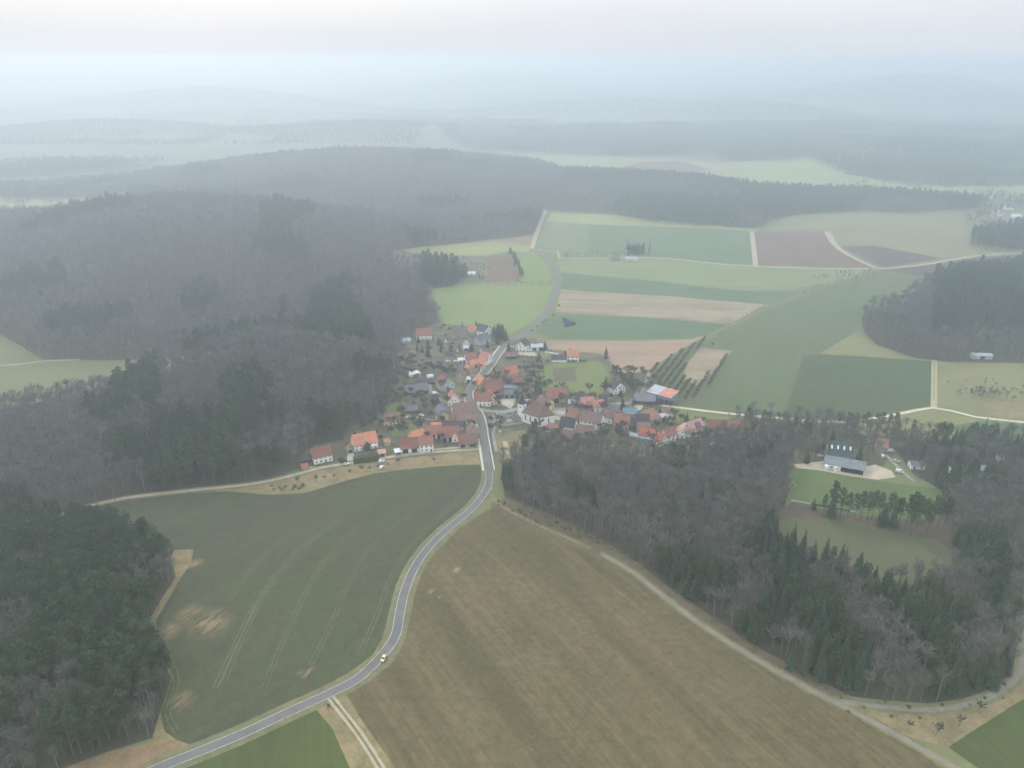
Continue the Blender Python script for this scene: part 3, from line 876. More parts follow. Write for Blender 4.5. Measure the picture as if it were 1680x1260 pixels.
def mass(name, label, trees, cat='wood'):
    """trees: list of (x, y, kind, scale, vertical scale)"""
    if not trees: return
    xy = np.array([(t[0], t[1]) for t in trees])
    z = Hn(xy[:, 0], xy[:, 1]) + .02
    me = bpy.data.meshes.new(name)
    me.vertices.add(len(trees)); me.vertices.foreach_set('co', np.column_stack([xy, z]).ravel())
    r = random.Random(5)
    a = me.attributes.new('pick', 'INT', 'POINT'); a.data.foreach_set('value', [r.choice(PIDX[t[2]]) for t in trees])
    a = me.attributes.new('turn', 'FLOAT', 'POINT'); a.data.foreach_set('value', [r.uniform(0, 6.28) for t in trees])
    a = me.attributes.new('size', 'FLOAT_VECTOR', 'POINT'); a.data.foreach_set('vector', np.array([(t[3], t[3], t[4]) for t in trees]).ravel())
    o = bpy.data.objects.new(name, me); COL.objects.link(o)
    md = o.modifiers.new('trees', 'NODES'); md.node_group = NG
    tag(o, label, cat, kind='stuff')
    return o

def scatter(poly, sp, jit=.42, inset=0):
    p = np.array(poly)
    x0, y0 = p.min(0); x1, y1 = p.max(0)
    out = []
    for iy, y in enumerate(np.arange(y0, y1, sp * .87)):
        for x in np.arange(x0 + (sp / 2 if iy % 2 else 0), x1, sp):
            out.append((x + rnd.uniform(-jit, jit) * sp, y + rnd.uniform(-jit, jit) * sp))
    a = np.array(out)
    a = a[inpoly(poly, a[:, 0], a[:, 1])]
    return a

def nz(x, y, s, k=0):
    return noise.noise(Vector((x / s, y / s, k)))

def in_view(x, y, z=8, mx=60):
    px, py, d = proj(x, y, z)
    return -mx < px < W0 + mx and -80 < py < H0 + 110

CLEAR = densify(next(p for k, p, l in REG if k == 'brown_meadow'), 20, 0)
PITCHP = next(p for k, p, l in REG if k == 'football_pitch')
YARDP = next(p for k, p, l in REG if k == 'gravel_yard')
def owned(a, keys):
    m = np.zeros(len(a), bool)
    for k, p, l in REG:
        if k in keys: m |= inpoly(p, a[:, 0], a[:, 1])
    return m

BUILT = []   # footprints (x, y, r) kept free of trees
near = []    # candidates for individual trees: x, y, kind, s, sz, wood
allmass = {}
def add_wood(key, sp, pick, smin=.8, smax=1.15, individual=False):
    a = scatter(WOODS[key], sp)
    if key in ('east', 'hill'):
        a = a[~owned(a, ('brown_meadow', 'football_pitch', 'gravel_yard', 'lane', 'winter_wheat', 'dry_grass', 'dirt_track', 'gravel_track', 'village_ground'))]
    if key == 'hill':
        a = a[~owned(a, ('meadow_hill',))]
    lst = []
    for x, y in a:
        k, s = pick(x, y)
        if k is None: continue
        s *= rnd.uniform(smin, smax)
        lst.append((x, y, k, s, (min(s, 1.0 + .12 * rnd.random()) if key in ('hump', 'band', 'strip', 'farleft') else s) * rnd.uniform(.88, 1.12)))
    allmass[key] = lst

def pick_pines(x, y):
    n_ = nz(x, y, 38, 1)
    px, py, d = proj(x, y, 10)
    if n_ < -.18 or (py > 1120 and n_ < .05): return 'bare_tree', .8
    return 'pine_tree', 1.0
def pick_hill(x, y):
    px, py, d = proj(x, y, Hs(x, y) + 10)
    n_ = nz(x, y, 60, 2)
    green = (py > 670 and px > 240 and n_ > -.25) or n_ > .33 or (560 < py < 680 and n_ > .28) or (180 < px < 260 and py < 660)
    return ('pine_tree', .95) if green else ('bare_tree', 1.0)
def pick_big(x, y):
    n_ = nz(x, y, 120, 3)
    px, py, d = proj(x, y, Hs(x, y) + 10)
    if n_ > .22 or (300 < px < 470 and py > 470 and n_ > 0) or (690 < px < 765 and 425 < py < 475): return 'pine_tree', 1.05
    return 'bare_tree', 1.12
def pick_far(x, y):
    return ('pine_tree', 1.25) if nz(x, y, 200, 4) > -.12 else ('bare_tree', 1.3)
def pick_right(x, y):
    px, py, d = proj(x, y, Hs(x, y) + 8)
    g = (px > 1530 and py < 545) or nz(x, y, 60, 5) > .3
    return ('spruce_tree', 1.0) if g and rnd.random() < .5 else (('pine_tree', 1.0) if g else ('bare_tree', 1.0))
def pick_east(x, y):
    px, py, d = proj(x, y, 9)
    n_ = nz(x, y, 26, 6)
    con = False
    if py > 865 and 1075 < px < 1660:
        con = n_ > -.08
    elif 1225 < px < 1400 and py < 790: con = n_ > .0
    elif px > 1500 and py < 800: con = n_ > .12
    else: con = n_ > .42
    if con:
        return ('spruce_tree', .86) if rnd.random() < .72 else ('pine_tree', .86)
    return 'bare_tree', .92

add_wood('pines', 4.7, pick_pines)
add_wood('hill', 6.0, pick_hill, .75, 1.1)
add_wood('east', 5.1, pick_east, .75, 1.1)
add_wood('park', 6.6, lambda x, y: ('pine_tree', .7) if nz(x, y, 20, 11) > .25 else ('bare_tree', .8))
add_wood('big', 8.0, pick_big, .8, 1.2)
add_wood('right', 7.0, pick_right)
add_wood('rightfar', 10, pick_far)
add_wood('strip', 8.5, pick_far, .8, 1.0)
add_wood('hump', 13, pick_far, 1.1, 1.35)
add_wood('band', 14, pick_far, 1.1, 1.35)
add_wood('farleft', 15, pick_far, 1.0, 1.4)
add_wood('farleftb', 12, pick_far)
# woods far out on the plain
lst = []
for y, st in [(y, 14) for y in np.arange(2500, 3300, 14)] + [(y, 27) for y in np.arange(3300, 9500, 27)]:
    w = y * .78
    for x in np.arange(-w, w, st):
        if -300 < x < 2300 and y < 3150: continue
        if nz(x * .55, y, 520, 8) + .35 * nz(x, y, 150, 9) > .1 or float(ridges(x, y)) > 14:
            s = rnd.uniform(1.9, 2.6) if st > 20 else rnd.uniform(1.2, 1.6)
            lst.append((x + rnd.uniform(-.45, .45) * st, y + rnd.uniform(-.45, .45) * st, 'pine_tree', s, s * (.42 if st > 20 else .6)))
allmass['plain'] = lst
# hedges and copses between the fields
def clump(px, py, w, d, n, kind='bare_tree', s=.5):
    cx, cy = P(px, py)
    return [(cx + rnd.gauss(0, w), cy + rnd.gauss(0, d), kind, s * rnd.uniform(.7, 1.2), s * rnd.uniform(.7, 1.2)) for _ in range(n)]
hd = []
hd += clump(1042, 414, 7, 10, 26, 'spruce_tree', .75) + clump(1030, 424, 22, 8, 14, 'bare_tree', .45)
for px, py in ((1345, 459), (1372, 458), (1398, 460), (1425, 452), (1385, 452)): hd += clump(px, py, 9, 6, 7, 'bare_tree', .38)
for i in range(40):
    t = i / 39; hd += clump(1165 + 265 * t, 551 - 107 * t - 6 * math.sin(t * 3.1), 3, 3, 1, 'bare_tree', .28)
for px, py, n in ((1605, 650, 30), (1630, 648, 26), (1655, 655, 10), (1625, 632, 5), (1578, 640, 3)): hd += clump(px, py, 10, 4, n, 'bare_tree', .36)
for px in range(838, 858, 2): hd += clump(px, 414 + (px - 838) * 2.2, 1.5, 5, 3, 'spruce_tree', .5)
hd += clump(727, 454, 14, 16, 50, 'pine_tree', .75) + clump(775, 440, 14, 14, 18, 'bare_tree', .4) + clump(775, 455, 10, 8, 10, 'spruce_tree', .4)
for i in range(30): hd += clump(rnd.uniform(800, 905), rnd.uniform(464, 468), 2, 2, 1, 'bare_tree', .25)
for i in range(26): hd += clump(rnd.uniform(925, 1010), 422, 3, 3, 1, 'bare_tree', .32)
for i in range(40): hd += clump(rnd.uniform(1380, 1680), rnd.uniform(300, 316), 10, 8, 2, 'bare_tree', .7)
for i in range(26): hd += clump(rnd.uniform(1590, 1690), rnd.uniform(322, 372), 8, 8, 5, 'bare_tree', .9)
for i in range(12): hd += clump(rnd.uniform(15, 190), rnd.uniform(310, 345), 12, 12, 4, 'bare_tree', .8)
allmass['hedge'] = [t for t in hd]
# ------------------------------------------------------------------ village
RC = {k: roof_mat(k + '_roof', c) for k, c in {
    'redbrown': (.34, .15, .11), 'maroon': (.27, .115, .09), 'orange': (.62, .25, .15), 'pink': (.55, .30, .25), 'red': (.45, .14, .10), 'salmon': (.54, .24, .19),
    'brown': (.235, .15, .12), 'dark': (.075, .07, .075), 'slate': (.15, .155, .17), 'white': (.72, .72, .70), 'teal': (.16, .27, .30), 'green': (.07, .09, .085),
    'lightgrey': (.45, .47, .50), 'ochre': (.36, .2, .13), 'hall': (.23, .25, .27), 'rust': (.30, .15, .10), 'glass': (.36, .42, .46)}.items()}
WC = {k: paint(k + '_wall', c, .1, scale=.4, dirt=tuple(v * .75 for v in c)) for k, c in {
    'white': (.9, .89, .84), 'cream': (.8, .69, .42), 'yellow': (.8, .62, .3), 'beige': (.45, .40, .31), 'grey': (.38, .38, .37), 'lightgrey': (.55, .55, .53), 'orange': (.62, .36, .2),
    'conc': (.36, .34, .31), 'wood': (.12, .085, .06), 'dark': (.08, .075, .075), 'pinkwall': (.6, .42, .36), 'blue': (.2, .23, .28)}.items()}
m_pane = paint('window_pane', (.07, .075, .08), .2, rough=.15, spec=.5)
m_frame = paint('window_frame', (.72, .72, .7), .05)
m_door = paint('door_wood', (.13, .08, .05), .2)
m_doord = paint('dark_door_and_shade', (.03, .03, .032), .2)  # near-black of dark doors; also painted shade inside open doorways and the veranda
m_brick = paint('chimney_brick', (.27, .14, .10), .2)
m_gut = paint('gutter_zinc', (.35, .36, .36), .1)
m_stone = paint('stone', (.36, .34, .3), .25, scale=2)

def _win_mesh(w, h):
    mb = MB(); mb.box(-w / 2 - .1, w / 2 + .1, -.05, .02, -.1, h + .1, 0); mb.box(-w / 2, w / 2, -.09, -.04, 0, h, 1)
    mb.box(-.03, .03, -.11, -.085, 0, h, 0)
    return mb.mesh('window', [m_frame, m_pane])
WIN = _win_mesh(1.15, 1.3)
WINS = _win_mesh(.8, .9)
def _door_mesh(w, h, m):
    mb = MB(); mb.box(-w / 2 - .12, w / 2 + .12, -.04, .02, 0, h + .12, 0); mb.box(-w / 2, w / 2, -.08, -.035, .02, h, 1)
    return mb.mesh('door', [m_frame, m])
DOOR = _door_mesh(1.1, 2.1, m_door)
_chm = MB(); _chm.box(-.35, .35, -.3, .3, -.9, 1.2, 0); _chm.box(-.42, .42, -.37, .37, 1.2, 1.35, 1)
CHM = _chm.mesh('chimney', [m_brick, m_gut])

ZOOM = {'0': (0, 0, 1), '1': (640, 500, 7.6364), '2': (780, 500, 7.6364), '3': (620, 620, 7.6364), '4': (800, 600, 7.6364), '5': (980, 600, 7.6364), '6': (460, 640, 7.6364),
        '7': (1160, 660, 5.25), '8': (1360, 660, 5.25), 'c': (835, 630, 16.8)}
def zp(z, x, y):
    a, b, s = ZOOM[z]
    return a + x / s, b + y / s

def child(me, parent, name, loc=(0, 0, 0), rz=0):
    o = bpy.data.objects.new(name, me); COL.objects.link(o); o.parent = parent
    o.location = loc; o.rotation_euler = (0, 0, rz)
    return o

def gable_roof(w, d, eave, rise, ridge, hip=0, over=.45, th=.22):
    """roof slabs as a mesh, local frame x 0..w, y 0..d"""
    mb = MB()
    if ridge == 'd':
        sw = True; W_, D_ = d, w
    else:
        sw = False; W_, D_ = w, d
    k = rise / (D_ / 2)
    x0, x1 = -over, W_ + over
    y0, y1 = -over, D_ + over
    ze = eave - over * k
    zr = eave + rise
    hx = hip * (D_ / 2)
    def q(x, y, z): return (y, x, z) if sw else (x, y, z)
    a, b, c, d_ = (x0, y0, ze), (x1, y0, ze), (x1, y1, ze), (x0, y1, ze)
    r0, r1 = (x0 + hx, D_ / 2, zr), (x1 - hx, D_ / 2, zr)
    top = [q(*p) for p in (a, b, c, d_, r0, r1)]
    bot = [(p[0], p[1], p[2] - th) for p in top]
    vs = top + bot
    F_ = [(0, 1, 5, 4), (2, 3, 4, 5)]
    if hip: F_ += [(1, 2, 5), (3, 0, 4)]
    else: F_ += [(1, 2, 5)][:0]
    B_ = [tuple(i + 6 for i in reversed(f)) for f in F_]
    if hip: S_ = [(0, 6, 7, 1), (1, 7, 8, 2), (2, 8, 9, 3), (3, 9, 6, 0)]
    else: S_ = [(0, 6, 7, 1), (2, 8, 9, 3), (1, 7, 11, 5), (5, 11, 8, 2), (3, 9, 10, 4), (4, 10, 6, 0)]
    mb.add(vs, F_ + B_ + S_)
    # ridge tiles
    mb.tube(Vector(top[4]) + Vector((0, 0, .02)), Vector(top[5]) + Vector((0, 0, .02)), .14, .14, 5)
    return mb

def build_house(name, label, A, B, eave, depth, rise, ridge, roofc, wallc, cat='house', group=None, hip=0, chim=1, win=True, door=True, rows=None,
                barn=0, dorm=0, sky=0, roof2=None, panel=0, shutters=False, open_front=False, zoff=0):
    ux, uy = B[0] - A[0], B[1] - A[1]; w = math.hypot(ux, uy); ux /= w; uy /= w
    ang = math.atan2(uy, ux)
    if -uy * A[0] + ux * A[1] < 0: pass
    base = min(Hs(A[0] + ux * a - uy * b, A[1] + uy * a + ux * b) for a in (0, w) for b in (0, depth))
    root = empty(name, (A[0], A[1], base + zoff), ang)
    tag(root, label, cat, group)
    cx, cy = A[0] + ux * w / 2 - uy * depth / 2, A[1] + uy * w / 2 + ux * depth / 2
    BUILT.append((cx, cy, .5 * math.hypot(w, depth) * .92))
    wm = WC[wallc]
    mono = rise < 1.0 or ridge == 'm'
    # walls
    mb = MB()
    zt = eave - .02
    if mono:
        mb.add([(0, 0, -1), (w, 0, -1), (w, depth, -1), (0, depth, -1), (0, 0, eave), (w, 0, eave), (w, depth, eave + rise - .01), (0, depth, eave + rise - .01)],
               [(0, 1, 5, 4), (1, 2, 6, 5), (2, 3, 7, 6), (3, 0, 4, 7)])
    elif hip >= .9:
        mb.box(0, w, 0, depth, -1, zt)
    elif ridge == 'a':
        r = rise * .97
        vs = [(0, 0, -1), (0, depth, -1), (0, depth, zt), (0, depth / 2, zt + r * (1 - hip)), (0, 0, zt)]
        vs += [(w, y, z) for (_, y, z) in vs]
        mb.add(vs, [(0, 1, 2, 3, 4)[::-1], (5, 6, 7, 8, 9), (0, 4, 9, 5)[::-1], (1, 6, 7, 2)[::-1]])
    else:
        r = rise * .97
        vs = [(0, 0, -1), (w, 0, -1), (w, 0, zt), (w / 2, 0, zt + r * (1 - hip)), (0, 0, zt)]
        vs += [(x, depth, z) for (x, _, z) in vs]
        mb.add(vs, [(0, 1, 2, 3, 4), (5, 6, 7, 8, 9)[::-1], (0, 4, 9, 5)[::-1], (1, 6, 7, 2)[::-1]])
    if open_front:
        mb = MB(); mb.box(0, w, depth - .2, depth, -1, eave - .05); mb.box(0, .2, 0, depth - .2, -1, eave - .05); mb.box(w - .2, w, 0, depth - .2, -1, eave - .05)
        for t in (.33, .66): mb.box(w * t - .1, w * t + .1, .05, .25, -1, eave - .05)
    mb.build('wall', wm, root)
    # roof
    if mono:
        mb = MB()
        o_ = .3
        mb.add([(-o_, -o_, eave + .0), (w + o_, -o_, eave + .0), (w + o_, depth + o_, eave + rise), (-o_, depth + o_, eave + rise),
                (-o_, -o_, eave + .22), (w + o_, -o_, eave + .22), (w + o_, depth + o_, eave + rise + .22), (-o_, depth + o_, eave + rise + .22)],
               [(0, 3, 2, 1), (4, 5, 6, 7), (0, 1, 5, 4), (1, 2, 6, 5), (2, 3, 7, 6), (3, 0, 4, 7)])
        roof = mb.build('roof', RC[roofc], root)
        if roof2:
            xs = roof2[1] * w; mb2 = MB(); za = eave + .225; zb = eave + rise + .225
            mb2.add([(xs, -o_ - .02, za), (w + o_ + .02, -o_ - .02, za), (w + o_ + .02, depth + o_, zb), (xs, depth + o_, zb), (xs, -o_ - .02, za + .06), (w + o_ + .02, -o_ - .02, za + .06), (w + o_ + .02, depth + o_, zb + .06), (xs, depth + o_, zb + .06)],
                    [(0, 3, 2, 1), (4, 5, 6, 7), (0, 1, 5, 4), (1, 2, 6, 5), (2, 3, 7, 6), (3, 0, 4, 7)])
            mb2.build('roof_sheeting', RC[roof2[0]], root)
    else:
        mb = gable_roof(w, depth, eave + .12, rise, ridge, hip)
        roof = mb.build('roof', RC[roofc], root)
        if False:   # right half of the roof in another sheeting
            xs = roof2[1] * w
            mb2 = MB(); k = rise / (depth / 2)
            for (ya, za, yb, zb) in ((-.5, eave + .12 - .5 * k, depth / 2, eave + .12 + rise), (depth / 2, eave + .12 + rise, depth + .5, eave + .12 - .5 * k)):
                mb2.add([(xs, ya, za + .06), (w + .5, ya, za + .06), (w + .5, yb, zb + .06), (xs, yb, zb + .06), (xs, ya, za), (w + .5, ya, za), (w + .5, yb, zb), (xs, yb, zb)],
                        [(0, 1, 2, 3), (4, 7, 6, 5), (0, 4, 5, 1), (2, 6, 7, 3), (1, 5, 6, 2), (0, 3, 7, 4)])
            mb2.build('roof_sheeting', RC[roof2[0]], root)
        for ga, gb in ([((-.4, -.5), (w + .4, -.5))] if ridge == 'a' else [((-.5, -.4), (-.5, depth + .4)), ((w + .5, -.4), (w + .5, depth + .4))]):
            mb = MB(); mb.tube((*ga, eave - .22), (*gb, eave - .22), .08, .08, 5); mb.build('gutter', m_gut, root)
    r_ = random.Random(hash(label) % 9999 if False else sum(map(ord, label)))
    if chim and rise > 1.5:
        for i in range(chim):
            t = .3 + .4 * i + r_.uniform(-.1, .1)
            if ridge == 'a': child(CHM, roof, 'chimney', (w * t, depth / 2 + .6, eave + rise - .1))
            else: child(CHM, roof, 'chimney', (w / 2 + .6, depth * t, eave + rise - .1))
    k = rise / (depth / 2 if ridge == 'a' else w / 2) if rise >= 1 else 0
    for i in range(dorm):
        mb = MB(); wd = 2.2; x = w * (i + .5) / dorm if ridge == 'a' else 0
        if ridge == 'a':
            zf = eave + .12 + k * 1.2
            mb.add([(x - wd / 2, 1.2, zf - .1), (x + wd / 2, 1.2, zf - .1), (x + wd / 2, 1.2, zf + 1.4), (x, 1.2, zf + 2.3), (x - wd / 2, 1.2, zf + 1.4),
                    (x - wd / 2, 1.2 + 1.6 / k, zf + 1.4), (x + wd / 2, 1.2 + 1.6 / k, zf + 1.4)], [(0, 1, 2, 3, 4), (0, 4, 5), (1, 6, 2)], 0)
            yb = 1.2 + 2.4 / k
            mb.add([(x - wd / 2 - .3, .95, zf + 1.2), (x, .95, zf + 2.42), (x + wd / 2 + .3, .95, zf + 1.2), (x - wd / 2 - .3, yb, zf + 1.2), (x, yb, zf + 2.42), (x + wd / 2 + .3, yb, zf + 1.2)],
                   [(0, 1, 4, 3), (1, 2, 5, 4)], 1)
            mb.box(x - .5, x + .5, 1.14, 1.19, zf + .3, zf + 1.3, 2)
            mb.build('dormer', [wm, RC[roofc], m_pane], roof)
    for i in range(sky):
        if ridge == 'a' and rise >= 1:
            x = w * (i + .5) / sky; yy = depth * .27; zz = eave + .12 + k * yy
            mb = MB(); e_ = .9
            mb.add([(x - .5, yy - e_, zz - k * e_ + .09), (x + .5, yy - e_, zz - k * e_ + .09), (x + .5, yy + e_, zz + k * e_ + .09), (x - .5, yy + e_, zz + k * e_ + .09),
                    (x - .5, yy - e_, zz - k * e_), (x + .5, yy - e_, zz - k * e_), (x + .5, yy + e_, zz + k * e_), (x - .5, yy + e_, zz + k * e_)],
                   [(0, 1, 2, 3), (0, 4, 5, 1), (1, 5, 6, 2), (2, 6, 7, 3), (3, 7, 4, 0)])
            mb.build('skylight', m_sky if sky > 3 else m_frame, roof)
    if panel:
        x0, x1, y0, y1 = w * .35, w * .8, depth * .12, depth * .36
        mb = MB(); z0 = eave + .12 + k * y0 + .12; z1 = eave + .12 + k * y1 + .12
        mb.add([(x0, y0, z0), (x1, y0, z0), (x1, y1, z1), (x0, y1, z1), (x0, y0, z0 - .1), (x1, y0, z0 - .1), (x1, y1, z1 - .1), (x0, y1, z1 - .1)],
               [(0, 1, 2, 3), (0, 4, 5, 1), (1, 5, 6, 2), (2, 6, 7, 3), (3, 7, 4, 0)])
        mb.build('solar_panel', m_pane, roof)
    # openings
    if win:
        rws = rows or (2 if eave >= 4.6 else 1)
        nx = max(1, int(w / 3.0))
        dk = r_.randrange(nx) if door else -1
        for rr in range(rws):
            z = 1.0 + rr * 2.7
            if z + 1.3 > eave: break
            for i in range(nx):
                x = w * (i + .5) / nx
                if rr == 0 and i == dk: child(DOOR, root, 'door', (x, 0, 0)); continue
                child(WIN, root, 'window', (x, 0, z))
            ny = max(1, int(depth / 3.6))
            for i in range(ny):
                y = depth * (i + .5) / ny
                child(WIN, root, 'window', (w, y, z), R(90))
                if A[0] > 0 or ang > .1: child(WIN, root, 'window', (0, y, z), R(-90))
        if rise > 3 and hip < .9:
            if ridge == 'd':
                for s in ((-1, 1) if w > 8 else (0,)): child(WINS, root, 'window', (w / 2 + s * 1.1, 0, eave + .5))
            else:
                child(WINS, root, 'window', (w, depth / 2, eave + .5), R(90))
                child(WINS, root, 'window', (0, depth / 2, eave + .5), R(-90))
    if barn:
        for i in range(barn):
            dw, dh = min(4.0, w / barn * .62), min(eave - .5, 3.6)
            mb = MB(); mb.box(-dw / 2, dw / 2, -.06, .02, 0, dh, 0)
            child(mb.mesh('barn_door', m_doord), root, 'barn_door', (w * (i + .5) / barn, 0, 0))
    return root

m_sky = paint('skylight_glass', (.75, .8, .84), .05, rough=.2, spec=.5)
